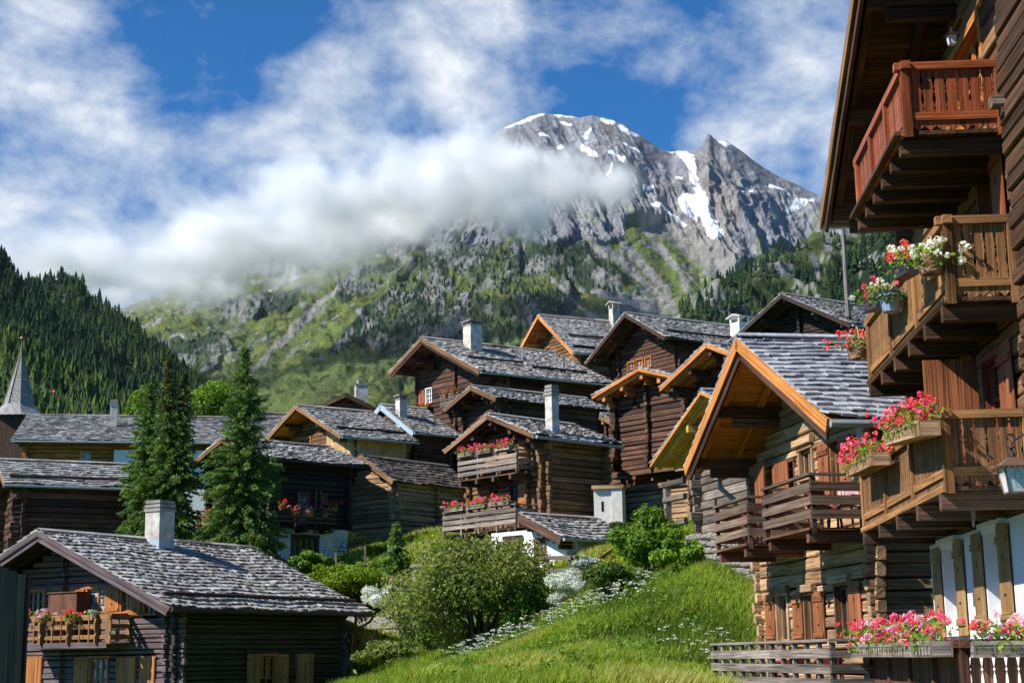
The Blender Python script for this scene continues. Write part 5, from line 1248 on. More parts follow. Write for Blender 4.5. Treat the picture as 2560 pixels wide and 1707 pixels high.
# little lantern under the eaves
c = H.mat @ f.pt(f.px(2372, 112, .5)[0], .45, f.px(2372, 112, .45)[1])
def lantern(name, label, c, s, roofm='copper', bracket=None, glass='lamp_glass'):
    o = thing(name, label, 'lamp', tuple(c))
    mb = MB(); ring = lambda r, z: [Vector((math.cos(k * math.pi / 2 + .78) * r * s, math.sin(k * math.pi / 2 + .78) * r * s, z * s)) for k in range(4)]
    lo, hi = ring(.36, -.55), ring(.56, .30)
    mb.add(lo + hi, [(0, 1, 5, 4), (1, 2, 6, 5), (2, 3, 7, 6), (3, 0, 4, 7), (3, 2, 1, 0)], [(0, 0, .5)] * 8); mb.build('glass', glass, o)
    mb = MB()
    for k in range(4): mb.bar(lo[k] * 1.02, hi[k] * 1.02, .05 * s, .05 * s); mb.bar(lo[k], lo[(k + 1) % 4], .06 * s, .05 * s); mb.bar(hi[k], hi[(k + 1) % 4], .05 * s, .05 * s)
    mb.build('frame', roofm, o)
    mb = MB(); e = ring(.80, .30); m_ = ring(.40, .52); t_ = ring(.10, .66)
    mb.add(e + m_ + t_, [(0, 1, 5, 4), (1, 2, 6, 5), (2, 3, 7, 6), (3, 0, 4, 7), (4, 5, 9, 8), (5, 6, 10, 9), (6, 7, 11, 10), (7, 4, 8, 11), (3, 2, 1, 0), (8, 9, 10, 11)], [(0, 0, .5)] * 12)
    for k in range(4):
        for q in range(6):
            p = e[k].lerp(e[(k + 1) % 4], (q + .5) / 6); mb.bar(p + Vector((0, 0, .02 * s)), p - Vector((0, 0, .07 * s)), .02 * s, .09 * s)
    mb.build('lamp_roof', roofm, o)
    mb = MB(); mb.tube([(0, 0, .66 * s), (0, 0, .80 * s)], [.14 * s, .09 * s], 8); mb.tube([(0, 0, .8 * s), (0, 0, .98 * s)], [.06 * s, .05 * s], 6); mb.tube([(0, 0, .94 * s), (0, 0, 1.0 * s)], [.13 * s, .11 * s], 8); mb.build('finial', 'iron', o)
    if bracket: bracket(o, s)
    return o
def arm(o, s):
    mb = MB(); p = [Vector((math.sin(k / 12 * 5.2) * .15 * s, 0, (1.18 + .15 - math.cos(k / 12 * 5.2) * .15 - .0) * s)) for k in range(13)]
    mb.tube([(0, 0, .98 * s), (0, 0, 1.06 * s), (.10 * s, 0, 1.15 * s), (.14 * s, 0, 1.28 * s), (.06 * s, 0, 1.40 * s), (-.08 * s, 0, 1.40 * s), (-.14 * s, 0, 1.30 * s), (-.08 * s, 0, 1.22 * s)], .035 * s, 8)
    mb.tube([(0.1 * s, 0, 1.18 * s), (.5 * s, 0, 1.42 * s), (1.6 * s, 0, 1.42 * s), (2.2 * s, 0, 1.2 * s)], .035 * s, 8); mb.build('bracket', 'iron', o)
    mb = MB(); mb.tube([(2.2 * s, 0, 1.5 * s), (2.2 * s, 0, -o.location.z - 1.7)], [.05, .07], 10); mb.build('lamp_post', 'iron', o)
    mb = MB(); mb.tube([(math.cos(k * .6) * .12 * s, -.47 * s, -.12 * s + math.sin(k * .6) * .3 * s) for k in range(11)], .008 * s, 5); mb.build('wire_loop', 'iron', o)
lantern('street_lamp', 'copper-roofed street lantern with white panes on an iron crook at right edge', at(2534, 1190, 11.5), .225, bracket=arm)
lantern('wall_lamp', 'small dark lantern hanging under the eaves beside the yellow door', c, .17, 'iron')
mb = MB(); c2 = H.mat @ f.pt(f.px(2434, 1270, .6)[0], .62, f.px(2434, 1262, .6)[1])
mb.box((-.015, -.015, -.3), (.015, .015, .05)); mb.box((-.09, -.012, -.07), (.09, .012, -.045)); mb.box((-.03, -.03, -.22), (.03, .0, -.02))
o = mb.build('crucifix', 'wood_weathered'); o.location = c2; tag(o, 'small weathered crucifix hanging under the brown carved balcony', 'crucifix')

# ------------------------------------------------------------------ church, wires, pole
ch = thing('church_tower', 'grey shingled church spire with rusty tip and cross at far left', 'church', tuple(at(45, 1060, 190)))
cz = lambda y: at(45, y, 190).z - ch.location.z
def rings(mb, prof, n=8, rot=.39):
    vs = []; gs = []
    for i, (r, z) in enumerate(prof):
        for k in range(n): a = k * 2 * math.pi / n + rot; vs.append(Vector((math.cos(a) * r, math.sin(a) * r, z))); gs.append((k + z * .3, z, (i * 7.1 + k * .37) % 1))
    fs = [(i * n + k, i * n + (k + 1) % n, (i + 1) * n + (k + 1) % n, (i + 1) * n + k) for i in range(len(prof) - 1) for k in range(n)]
    mb.add(vs, fs, gs)
mb = MB(); z0, z1, z2 = cz(1046), cz(1012), cz(884); pf = []
for i in range(8): q = i / 7; pf += [(3.75 - 2.0 * q ** .8 + .03, z0 + (z1 - z0) * q), (3.75 - 2.0 * min(1, (i + .9) / 7) ** .8 + .10, z0 + (z1 - z0) * min(1, (i + .9) / 7))]
for i in range(34): q = i / 34; pf += [(1.72 * (1 - q) + .17, z1 + (z2 - z1) * q), (1.72 * (1 - q - .02) + .11, z1 + (z2 - z1) * (q + .026))]
rings(mb, pf); mb.build('spire', 'shingle_grey', ch)
mb = MB()
for k in range(8):
    a = k * math.pi / 4 + .39; mb.tube([(math.cos(a) * 1.93, math.sin(a) * 1.93, z1), (math.cos(a) * .16, math.sin(a) * .16, z2)], .05, 5)
mb.build('ridge_flashing', 'stone', ch)
mb = MB(); mb.tube([(0, 0, z2 - 1.5), (0, 0, z2 + .2), (0, 0, cz(846))], [.40, .17, .06], 8); mb.tube([(0, 0, cz(846) + q) for q in (-.3, -.15, 0, .15, .3)], [.05, .24, .30, .24, .05], 10); mb.build('finial', 'copper', ch)
mb = MB(); mb.tube([(0, 0, cz(843)), (0, 0, cz(803))], .035, 6); mb.tube([(-.5, 0, cz(817)), (.5, 0, cz(817))], .03, 6); mb.build('cross', 'iron', ch)
mb = MB(); mb.box((-2.7, -2.7, -14), (2.7, 2.7, z0 + .05)); mb.build('tower_wall', 'log_dark', ch)
pl_ = thing('power_line', 'thin overhead wires with a red marker ball in front of the wooded slope', 'wires', tuple(at(40, 940, 150)))
mb = MB()
for y0, y1, x1 in ((905, 1048, 275), (950, 1050, 225), (915, 1030, 260)):
    p0, p1 = at(-60, y0 - 22, 150) - pl_.location, at(x1 + 120, y1 + 50, 150) - pl_.location
    mb.tube([p0.lerp(p1, q) - Vector((0, 0, 4 * q * (1 - q) * .25)) for q in np.linspace(0, 1, 12)], .014, 4)
mb.build('cable', 'wire', pl_)
c = at(136, 980, 150) - pl_.location; mb = MB(); mb.tube([c + Vector((0, 0, q)) for q in (-.2, -.17, -.1, 0, .1, .17, .2)], [.02, .1, .17, .2, .17, .1, .02], 10); mb.build('marker_ball', 'red_ball', pl_)
p0, p1 = at(2121, 797, 85.5), at(2098, 430, 85.5); fp = thing('flagpole', 'slender weathered wooden pole rising from the roof of the black gable', 'pole', tuple(p0)); mb = MB(); mb.tube([Vector((0, 0, -1.2)), (p1 - p0)], [.15, .11], 8); mb.build('pole', 'wood_weathered', fp)
mb = MB(); mb.tube([(0, 0, -.1), (0, 0, .12)], .19, 8); mb.build('collar', 'iron', fp)

# ------------------------------------------------------------------ walls, fences and furniture
cw = thing('retaining_wall', 'sunlit concrete retaining wall with a dark joint behind the lower shrub', 'wall', (0, 0, 0))
pa, pb = at(850, 1700, 70.5), at(1250, 1690, 64); zt = at(960, 1533, 68.5).z; zj = at(960, 1572, 68.5).z
mb = MB(); V3 = lambda p, z: Vector((p.x, p.y, z))
mb.bar(V3(pa, (zj - 3) / 2), V3(pb, (zj - 3) / 2), .4, zj + 3, (0, 0, 1)); mb.build('wall', 'concrete', cw)
mb = MB(); mb.bar(V3(pa, (zj + zt) / 2 + .015) + Vector((0, -.04, 0)), V3(pb, (zj + zt) / 2 + .015) + Vector((0, -.04, 0)), .46, zt - zj - .03, (0, 0, 1)); mb.build('parapet', 'concrete', cw)
st = thing('wooden_steps', 'short flight of orange-brown wooden steps at the corner of the lower-left chalet', 'steps', tuple(at(862, 1640, 68)))
for i in range(5):
    mb = MB(); mb.box((-.35 + .03 * i, .2 * i, .24 * i), (.35 + .03 * i, .2 * i + .3, .24 * i + .06)); mb.build('tread', 'wood_midbrown', st)
mb = MB(); mb.bar((.45, 0, -1), (.45, .2, 1.9), .12, .12); mb.bar((-.45, 0, -1.5), (-.45, 0, .9), .12, .12); mb.build('post', 'wood_midbrown', st)
def rail_fence(label, pts, mat, h, rows, post=.11, group=None):
    o = thing('rail_fence', label, 'fence', (0, 0, 0)); pts = [Vector(p) for p in pts]
    for p in pts: mb = MB(); mb.bar(p + Vector((0, 0, -.5)), p + Vector((0, 0, h)), post, post, (1, 0, 0)); mb.build('post', mat, o)
    mb = MB()
    for a, b in zip(pts[:-1], pts[1:]):
        d = (b - a).normalized(); n = d.cross(Vector((0, 0, 1)))
        for r in range(rows): zz = h * (.28 + .66 * r / max(1, rows - 1)); mb.bar(a - d * .25 + n * .07 + Vector((0, 0, zz)), b + d * .25 + n * .07 + Vector((0, 0, zz + random.uniform(-.03, .03))), .05, .15)
    mb.build('rail', mat, o); return o
rail_fence('short grey rail fence left of the big shrub above the silver plants', [at(988, 1462, 69), at(1085, 1458, 67.5)], 'wood_weathered', .85, 3)
rail_fence('grey rail fence in front of the white annex', [at(1270, 1440, 57.5), at(1425, 1438, 56.5), at(1452, 1438, 58)], 'wood_weathered', .68, 2)
for (x, y0, y1, Y), lb in (((843, 1380, 1425, 71.5), 'thin grey garden stake nearest the white-based chalet'), ((916, 1365, 1425, 71.5), 'taller leaning wooden stake among the garden plants')):
    p = at(x, y1, Y); o = thing('garden_stake', lb, 'stake', tuple(p)); mb = MB(); mb.bar((0, 0, -.5), (at(x - 4, y0, Y) - p), .09, .09, (1, 0, 0)); mb.build('stake', 'wood_weathered', o)
hr = thing('stair_handrail', 'sloping brown timber handrail beside the annex and leafy bush', 'handrail', (0, 0, 0)); mb = MB(); mb.bar(at(1485, 1405, 56), at(1560, 1352, 58), .1, .13); mb.build('rail', 'wood_midbrown', hr); mb = MB(); mb.bar(at(1486, 1445, 56), at(1485, 1400, 56), .09, .09, (1, 0, 0)); mb.build('post', 'wood_midbrown', hr)
o = thing('board_screen', 'tall dark grey-green vertical boards at the lower left corner', 'fence', (0, 0, 0))
q0, q1 = at(-40, 1400, 24), at(62, 1438, 24.5); mb = MB(); n = 5
for i in range(n):
    p = q0.lerp(q1, (i + .5) / n); mb.bar(Vector((p.x, p.y, -2.5)), p, .035 if i % 2 else .05, (q1 - q0).length / n - .012, (q1 - q0))
mb.build('board', 'wood_greyboard', o)
mb = MB(); p = q1; mb.bar(Vector((p.x + .02, p.y + .06, -2.5)), p + Vector((.02, .06, -.02)), .08, .08, (1, 0, 0)); mb.build('post', 'log_black', o)
# dry stone wall beneath the grey barn
sw = thing('stone_wall', 'low dry stone wall below the grey log barn', 'wall', (0, 0, 0)); p0, p1 = at(1730, 1352, 48.0), at(1905, 1345, 42.5); n = 0; mb = MB()
for r in range(9):
    x = random.uniform(-.2, 0); L_ = (p1 - p0).length; d = (p1 - p0).normalized()
    while x < L_:
        w_ = random.uniform(.25, .6); hh = random.uniform(.14, .24); c = p0 + d * (x + w_ / 2) + Vector((0, random.uniform(-.06, .06), -1.5 + r * .2))
        mb.bar(c - d * (w_ / 2 - .015), c + d * (w_ / 2 - .015), .4, hh, (random.uniform(-.2, .2), 0, 1), 0, None, .05); x += w_
mb.build('stones', 'stone', sw)
# chairs on the sunny balconies
def chair(label, H, a, o_, z, rz, mat='plastic_maroon'):
    p = H.mat @ H.F['front'].pt(a, o_, z); c = thing('chair', label, 'chair', tuple(p), rz)
    mb = MB(); mb.box((-.23, -.22, .40), (.23, .22, .44)); mb.build('seat', mat, c)
    mb = MB()
    for i in range(7):
        x = -.23 + .46 * (i + .5) / 7; mb.bar((x, .21 + .05 * math.cos((i - 3) * .45), .44), (x * 1.06, .30 + .05 * math.cos((i - 3) * .45), .86 - .02 * abs(i - 3)), .025, .068, (1, 0, 0))
    mb.build('backrest', mat, c)
    for sx in (-1, 1):
        mb = MB(); mb.bar((sx * .25, -.2, .62), (sx * .25, .24, .64), .05, .03); mb.bar((sx * .25, -.2, .4), (sx * .25, -.2, .62), .03, .04); mb.build('armrest', mat, c)
        for sy in (-1, 1): mb = MB(); mb.bar((sx * .22, sy * .19, .42), (sx * .25, sy * .23, 0), .04, .04); mb.build('leg', mat, c)
    return c
HH = HS['H18']; zd, zl_, aN, aM, aF0, aF1, aL0, aL1 = HS['H18b']
chair('maroon plastic chair on the near upper slat balcony, by the outer corner', HH, aN - .75, .75, zd, 2.3); chair('maroon plastic chair on the near upper slat balcony, against the wall', HH, aN - .3, .5, zd, -.6)
chair('maroon plastic chair on the far upper slat balcony', HH, aF0 - 1.0, .7, zd - .02, 2.0)
cc = chair('orange-cushioned chair on the lower slat terrace', HH, aL0 + 2.2, .9, zl_, 3.6); mb = MB(); mb.box((-.2, .16, .46), (.2, .22, .92)); mb.build('cushion', 'cushion', cc)
chair('maroon plastic chair on the lower slat terrace near the red shutters', HH, aL0 + 4.4, .9, zl_, 3.0)
# ------------------------------------------------------------------ plants
def rot_frames(n, rg, dirs=None, bias=.7):
    """random unit vectors leaning to dirs"""
    v = rg.normal(size=(n, 3)); v /= np.linalg.norm(v, axis=1)[:, None]
    if dirs is not None: v = v + dirs * bias; v /= np.linalg.norm(v, axis=1)[:, None]
    a = np.cross(v, rg.normal(size=(n, 3))); a /= np.linalg.norm(a, axis=1)[:, None]
    return v, a, np.cross(v, a)
def leaf_quads(P, A, B, size, wr=.5):
    """leaf-shaped quads at P, long axis A, width along B"""
    l = size[:, None]; return np.stack([P - A * l * .5, P + B * l * wr * .5 + A * l * .05, P + A * l * .5, P - B * l * wr * .5 + A * l * .05], 1)
def leafcloud(lumps, n, size, rg, wr=.55, shell=.5, up=.25, colvar=.24, base=.56, lumpvar=.18):
    L_ = np.array([(*c, *r) for c, r in lumps]); wgt = (L_[:, 3] * L_[:, 5]) ** 1.0; idx = rg.choice(len(L_), n, p=wgt / wgt.sum())
    d = rg.normal(size=(n, 3)); d /= np.linalg.norm(d, axis=1)[:, None]
    rr = shell + (1 - shell) * rg.random(n) ** .6; rr *= 1 + .12 * rg.normal(size=n)
    P = L_[idx, :3] + d * L_[idx, 3:] * rr[:, None]
    dd = d.copy(); dd[:, 2] += up; N, A, B = rot_frames(n, rg, dd, .9)
    S = size * rg.uniform(.6, 1.4, n); V = leaf_quads(P, A, B, S, wr)
    lv = rg.uniform(-lumpvar, lumpvar, len(L_)); r = np.clip(base + lv[idx] + rg.normal(size=n) * colvar, 0, 1)
    G = np.zeros((n, 4, 3)); G[..., 2] = r[:, None]; return V, G
def lumpset(c, r, k, rg, lr=(.20, .44), flat=.75, skin=.86):
    out = []
    for i in range(k):
        d = rg.normal(size=3); d /= np.linalg.norm(d); d[2] = abs(d[2]) * 1.0 - .25 if rg.random() < .8 else d[2]
        q = rg.uniform(.3, skin + .1); s = rg.uniform(*lr)
        out.append(((c[0] + d[0] * r[0] * q, c[1] + d[1] * r[1] * q, c[2] + d[2] * r[2] * q), (r[0] * s, r[1] * s, r[2] * s * flat)))
    return out
def shrub(name, label, cat, px, py, Y, wpx, hpx, mat, n, size, seed, k=26, group=None, depth=None, stems=7, bark='bark', **kw):
    rg = np.random.default_rng(seed); p = at(px, py, Y); w_ = wpx / FPX * Y / 2; h = hpx / FPX * Y
    o = thing(name, label, cat, (p.x, p.y, p.z), 0, group)
    r = (w_, depth or w_ * .9, h * .5); L_ = lumpset((0, 0, h * .52), r, k, rg)
    V, G = leafcloud(L_, n, size, rg, **kw); quads_obj('foliage', V, G, mat, o)
    mb = MB()
    for i in range(stems):
        a = rg.random() * 6.28; t_ = L_[rg.integers(len(L_))][0]
        mid = Vector((t_[0] * .4 + rg.normal() * .1, t_[1] * .4, h * .3)); mb.tube([(math.cos(a) * .12, math.sin(a) * .12, -.6), mid, Vector(t_)], [.05 * h / 3, .035 * h / 3, .012], 5)
    if stems: mb.build('stem', bark, o)
    return o
shrub('shrub', 'large rounded olive-green shrub in the middle of the slope', 'shrub', 1197, 1665, 54, 400, 350, 'leaf_bush', 30000, .145, 101, k=48, depth=2.6, stems=14)
shrub('shrub', 'bright green right-hand half of the shrub cluster, darker leaves', 'shrub', 1305, 1630, 53, 190, 240, 'leaf_bright', 9500, .14, 102, k=20, stems=5, base=.35)
shrub('shrub', 'low spreading shrub in front of the concrete wall', 'shrub', 985, 1712, 58, 195, 118, 'leaf_bush', 5200, .145, 103, k=18, stems=6)
shrub('shrub', 'small upright green bush between the concrete wall and the large shrub', 'shrub', 1095, 1700, 56, 150, 175, 'leaf_mid', 5600, .14, 104, k=14, stems=4, base=.65)
shrub('shrub', 'tall leafy elder bush below the stilted barn', 'shrub', 1618, 1462, 50, 200, 188, 'leaf_bright', 11000, .15, 105, k=22, stems=5, base=.45)
shrub('shrub', 'loose green bush beside the dry stone wall', 'shrub', 1715, 1452, 47, 165, 125, 'leaf_bright', 5500, .14, 106, k=16, stems=4, base=.55)
shrub('shrub', 'low green thicket at the foot of the elder bush', 'shrub', 1560, 1520, 46.5, 190, 120, 'leaf_mid', 6500, .13, 107, k=18, stems=4, base=.6)
shrub('silver_plant', 'mound of silvery white snow-in-summer on top of the concrete wall', 'plant', 975, 1562, 67, 150, 118, 'leaf_silver', 9000, .10, 108, k=14, stems=0)
shrub('silver_plant', 'trailing silvery white plants right of the large shrub', 'plant', 1430, 1520, 51, 120, 120, 'leaf_silver', 6000, .08, 109, k=14, stems=0)
shrub('silver_plant', 'blue-grey silvery clump beside the sloping handrail', 'plant', 1462, 1440, 55, 70, 60, 'leaf_silver', 2600, .085, 110, k=8, stems=0, base=.25)
shrub('garden_plants', 'tall bright green perennials by the white-plastered wall', 'plants', 778, 1450, 71, 110, 80, 'leaf_bright', 4200, .15, 111, k=14, stems=0, base=.45)
shrub('garden_plants', 'yellow-green bank of garden plants above the concrete wall', 'plants', 880, 1512, 70, 220, 110, 'leaf_lime', 9500, .15, 112, k=24, stems=0, base=.35, depth=2.2)
shrub('garden_plants', 'green herbs on the terrace below the garden stakes', 'plants', 925, 1455, 72, 150, 65, 'leaf_bright', 3800, .14, 113, k=14, stems=0, base=.5)
shrub('garden_plants', 'pale green leafy clump behind the short grey rail fence', 'plants', 1050, 1445, 69, 130, 60, 'leaf_lime', 3600, .14, 116, k=12, stems=0, base=.3)
shrub('garden_plants', 'bright green tangle at the corner of the grey tiled chalet roof', 'plants', 815, 1490, 70, 150, 85, 'leaf_lime', 5200, .14, 117, k=16, stems=0, base=.25)
shrub('garden_plants', 'low leafy green plants below the lower grey balcony', 'plants', 1130, 1425, 66, 190, 70, 'leaf_bright', 4600, .14, 118, k=14, stems=0, base=.5)
shrub('bush', 'dark bushes between the plaster shed and the annex roof', 'bush', 1570, 1345, 62, 110, 50, 'leaf_mid', 2600, .16, 114, k=10, stems=0, base=.4)
shrub('bush', 'dusty mauve-brown dry clump beside the silver mound', 'plant', 940, 1505, 68.5, 60, 55, 'needle_brown', 1700, .12, 115, k=6, stems=0, base=.6)
def lime_tree(label, px, py, Y, wpx, hpx, seed, n):
    o = shrub('broadleaf_tree', label, 'tree', px, py, Y, wpx, hpx, 'leaf_bright', n, .30, seed, k=40, stems=0, shell=.5, base=.42)
    mb = MB(); h = hpx / FPX * Y; mb.tube([(0, 0, -7), (0, 0, h * .3), (.2, .1, h * .6)], [.35, .25, .1], 8); mb.build('trunk', 'bark', o)
for ch_ in ():
    pass
lime_tree('broad bright green broadleaf tree between the tall spruces', 520, 1110, 125, 205, 175, 121, 13000)
lime_tree('smaller bright green broadleaf tree behind the leftmost spruce', 358, 1100, 122, 100, 132, 122, 6000)
def spruce(label, px, py, Y, top, wpx, seed, tops=1, brown=0.0, bare=.05, lean=0):
    rg = np.random.default_rng(seed); p = at(px, py, Y); h = at(px, top, Y).z - p.z; R0 = wpx / FPX * Y / 2 * 1.08
    o = thing('spruce_tree', label, 'tree', tuple(p))
    mb = MB(); mb.tube([(0, 0, -1.5), (0, 0, h * .5), (0, 0, h * .99)], [.20, .11, .015], 8); mb.build('trunk', 'bark', o)
    Vs = []; Gs = []; z = h * bare; heads = [(0, 0, 0, 1.0)] if tops == 1 else [(-.32, 0, 0, 1.0), (.42, .1, -.5, .93)]
    for hx, hy, hz, sc_ in heads:
        z = h * bare if hx <= 0 else h * .35
        hh = h * sc_
        while z < hh - .03:
            q = z / hh; R = R0 * (1 - q) ** .82 * (1 + .16 * math.sin(z * 2.1 + seed)) + .04
            if tops > 1 and q > .4: R *= .62
            nb = max(4, int(9 * (1 - q * .55))); a0 = rg.random() * 6.28
            for b in range(nb):
                a = a0 + 6.28 * b / nb + rg.normal() * .2; L_ = R * rg.uniform(.5, 1.3); ns = max(3, int(L_ / .11))
                s = np.linspace(.10, 1, ns); rise = .10 + .55 * q
                x = s * L_; zz = z + L_ * (rise * s - (.62 - .5 * q) * s ** 1.6) + rg.normal() * .04 + np.maximum(0, s - .75) * L_ * .25
                c_, s_ = math.cos(a), math.sin(a); cx = hx * min(1, q * 1.6) ; 
                base_r = rg.uniform(.25, .7)
                for side in range(8):
                    off = rg.normal(size=(ns, 3)) * np.array([.07, .07, .05]); P = np.stack([x * c_ + cx, x * s_ + hy * q, zz], 1) + off
                    dirn = np.array([c_, s_, -.15]) + rg.normal(size=(ns, 3)) * .55 ; dirn[:, 2] -= .25; dirn /= np.linalg.norm(dirn, axis=1)[:, None]
                    B = np.cross(dirn, rg.normal(size=(ns, 3))); B /= np.linalg.norm(B, axis=1)[:, None]
                    S = rg.uniform(.18, .40, ns) * (.6 + .4 * (1 - q)) ; V = leaf_quads(P, dirn, B, S, .30); Vs.append(V)
                    g = np.zeros((ns, 4, 3)); g[..., 2] = np.clip(base_r + rg.normal(size=ns) * .16 + .22 * (s > .8) * rg.random(ns), 0, 1)[:, None]; Gs.append(g)
            z += rg.uniform(.13, .2) * (1 - .35 * q)
    V = np.concatenate(Vs); G = np.concatenate(Gs)
    mi = ((V[:, 0, 2] > h * .72) & (rg.random(len(V)) < brown)).astype(int)
    quads_obj('crown', V, G, ['needle', 'needle_brown'], o, mi=mi); return o
spruce('tallest spruce, dark green and dense, left of the white-based chalet', 602, 1400, 72, 872, 205, 131)
spruce('twin-topped spruce with brown cones at its crown', 425, 1375, 74, 893, 180, 132, tops=2, brown=.6)
spruce('slender leftmost spruce in front of the smaller broadleaf tree', 362, 1360, 75, 962, 128, 133)
spruce('young pine standing before the weathered barn', 990, 1425, 66, 1312, 62, 134)
shrub('small_spruce', 'light green young spruce at the foot of the tallest spruce', 'tree', 640, 1395, 69, 70, 75, 'leaf_mid', 1800, .15, 135, k=8, stems=1, base=.6)
def fern(label, px, py, Y, wpx, hpx, seed, n=26):
    rg = np.random.default_rng(seed); p = at(px, py, Y); o = thing('fern', label, 'fern', tuple(p)); Vs = []; Gs = []
    R = wpx / FPX * Y / 2; h = hpx / FPX * Y
    for i in range(n):
        a = rg.random() * 6.28; L_ = R * rg.uniform(.6, 1.1); s = np.linspace(0, 1, 14); hh = h * rg.uniform(.7, 1.1); cx, cy_ = rg.normal(size=2) * R * .35
        P = np.stack([math.cos(a) * L_ * s + cx, math.sin(a) * L_ * s * .7 + cy_, hh * np.sin(s * 2.2)], 1)
        for sg in (-1, 1):
            A = np.tile(np.array([-math.sin(a) * sg, math.cos(a) * sg, -.2]), (14, 1)) + np.array([math.cos(a), math.sin(a), 0]) * .4; A /= np.linalg.norm(A, axis=1)[:, None]
            B = np.cross(A, [0, 0, 1.0]); S = .34 * (1 - s * .8) * R / .9; Vs.append(leaf_quads(P + A * S[:, None] * .5, A, B, S, .4)); g = np.zeros((14, 4, 3)); g[..., 2] = np.clip(.45 + rg.normal() * .2, 0, 1); Gs.append(g)
    quads_obj('fronds', np.concatenate(Vs), np.concatenate(Gs), 'leaf_mid', o); return o
fern('dark green ferns at the foot of the weathered barn, left clump', 860, 1400, 75, 100, 70, 141); fern('dark green ferns at the foot of the weathered barn, right clump', 925, 1395, 74, 80, 60, 142)

# meadow grass and wildflowers: uncountable
def meadow():
    rg = np.random.default_rng(151); n = 190000
    x = rg.uniform(-9, 9.5, n); y = rg.uniform(22, 66, n); z = ground(x, y)
    pxy = np.array([proj(q) for q in zip(x, y, z)]); px, py = pxy[:, 0], pxy[:, 1]
    top = np.interp(px, [850, 1000, 1150, 1300, 1450, 1550, 1700, 1880, 1900, 2040], [1660, 1640, 1600, 1560, 1500, 1450, 1400, 1380, 1560, 1640]); k = (px > 840) & (px < 2040) & (py > top) & (py < 1760)
    pat = fbm(x / 1.6, y / 2.2, 3, 3)
    k &= rg.random(n) < .75 + pat
    x, y, z, pat = x[k], y[k], z[k], pat[k]; n = len(x); m = 4
    x = np.repeat(x, m) + rg.normal(size=n * m) * .05; y = np.repeat(y, m) + rg.normal(size=n * m) * .05; z = np.repeat(z, m); pat = np.repeat(pat, m)
    N = n * m; hgt = rg.uniform(.12, .32, N) * (1 + .9 * pat); a = rg.random(N) * 6.28; ln = rg.uniform(.1, .6, N) * hgt
    wind = np.array([.12, -.05])
    tip = np.stack([x + np.cos(a) * ln + wind[0] * hgt, y + np.sin(a) * ln + wind[1] * hgt, z + hgt], 1); base = np.stack([x, y, z - .03], 1)
    wv = np.stack([np.cos(a + 1.57), np.sin(a + 1.57), np.zeros(N)], 1) * rg.uniform(.007, .016, N)[:, None]
    mid = base * .45 + tip * .55; mid[:, 2] += hgt * .12
    V = np.stack([base - wv, base + wv, mid + wv, tip], 1); V2 = V.copy()
    # quad: base-left, base-right, mid-right, tip (a bent blade)
    G = np.zeros((N, 4, 3)); pat2 = np.repeat(fbm(x[::m] / 2.6 + 9, y[::m] / 3.4, 6, 3), m); r = .42 + pat * .7 + pat2 * .8 + rg.normal(size=N) * .16; seed_ = (rg.random(N) < .06 + .16 * np.clip(pat2 + .05, 0, 1)); r = np.where(seed_, .93 + rg.random(N) * .07, np.clip(r, 0, .88)); G[..., 2] = r[:, None]
    o = quads_obj('meadow_grass', V, G, 'grass'); tag(o, 'tall uncut green meadow grass on the slope', 'grass', kind='stuff')
meadow()
def terrace_grass():
    rg = np.random.default_rng(152); n = 60000
    x = rg.uniform(-20, 9, n); y = rg.uniform(54, 82, n); z = ground(x, y); pat = fbm(x / 1.5, y / 2, 4, 3); k = rg.random(n) < .7 + pat
    x, y, z, pat = [np.repeat(q[k], 3) for q in (x, y, z, pat)]; N = len(x); x = x + rg.normal(size=N) * .08; y = y + rg.normal(size=N) * .08
    h = rg.uniform(.12, .32, N) * (1 + pat); a = rg.random(N) * 6.28; ln = rg.uniform(.1, .6, N) * h
    base = np.stack([x, y, z - .03], 1); tip = base + np.stack([np.cos(a) * ln + .1 * h, np.sin(a) * ln, h], 1); wv = np.stack([np.cos(a + 1.57), np.sin(a + 1.57), np.zeros(N)], 1) * rg.uniform(.02, .04, N)[:, None]
    V = np.stack([base - wv, base + wv, base * .45 + tip * .55 + wv, tip], 1); G = np.zeros((N, 4, 3)); G[..., 2] = np.clip(.42 + pat * .8 + rg.normal(size=N) * .18, 0, 1)[:, None]
    tag(quads_obj('terrace_grass', V, G, 'grass'), 'grass growing round the barns on the upper terraces', 'grass', kind='stuff')
terrace_grass()
def herbs():
    rg = np.random.default_rng(153); Vs = []; Gs = []
    for i in range(3600):
        x = rg.uniform(-8, 8); y = rg.uniform(23, 50); z = gz_(x, y); px, py = proj((x, y, z))
        if not (900 < px < 1960 and np.interp(px, [850, 1300, 1550, 1880], [1665, 1575, 1470, 1395]) < py < 1740) or fbm(x / 2.5, y / 3, 12, 3) < -.08: continue
        m = int(rg.uniform(8, 26)); r = rg.uniform(.08, .28)
        d = rg.normal(size=(m, 3)) * np.array([r, r, .09]); P = np.array([x, y, z + rg.uniform(.08, .26)]) + d; N, A, B = rot_frames(m, rg, np.tile([0, 0, 1.0], (m, 1)), .8)
        Vs.append(leaf_quads(P, A, B, rg.uniform(.06, .16, m), .5)); g = np.zeros((m, 4, 3)); g[..., 2] = np.clip(rg.uniform(.05, .9) + rg.normal(size=(m, 1)) * .12, 0, 1); Gs.append(g)
    tag(quads_obj('meadow_herbs', np.concatenate(Vs), np.concatenate(Gs), 'leaf_bright'), 'broad-leaved herbs and weeds among the meadow grass', 'herbs', kind='stuff')
herbs()
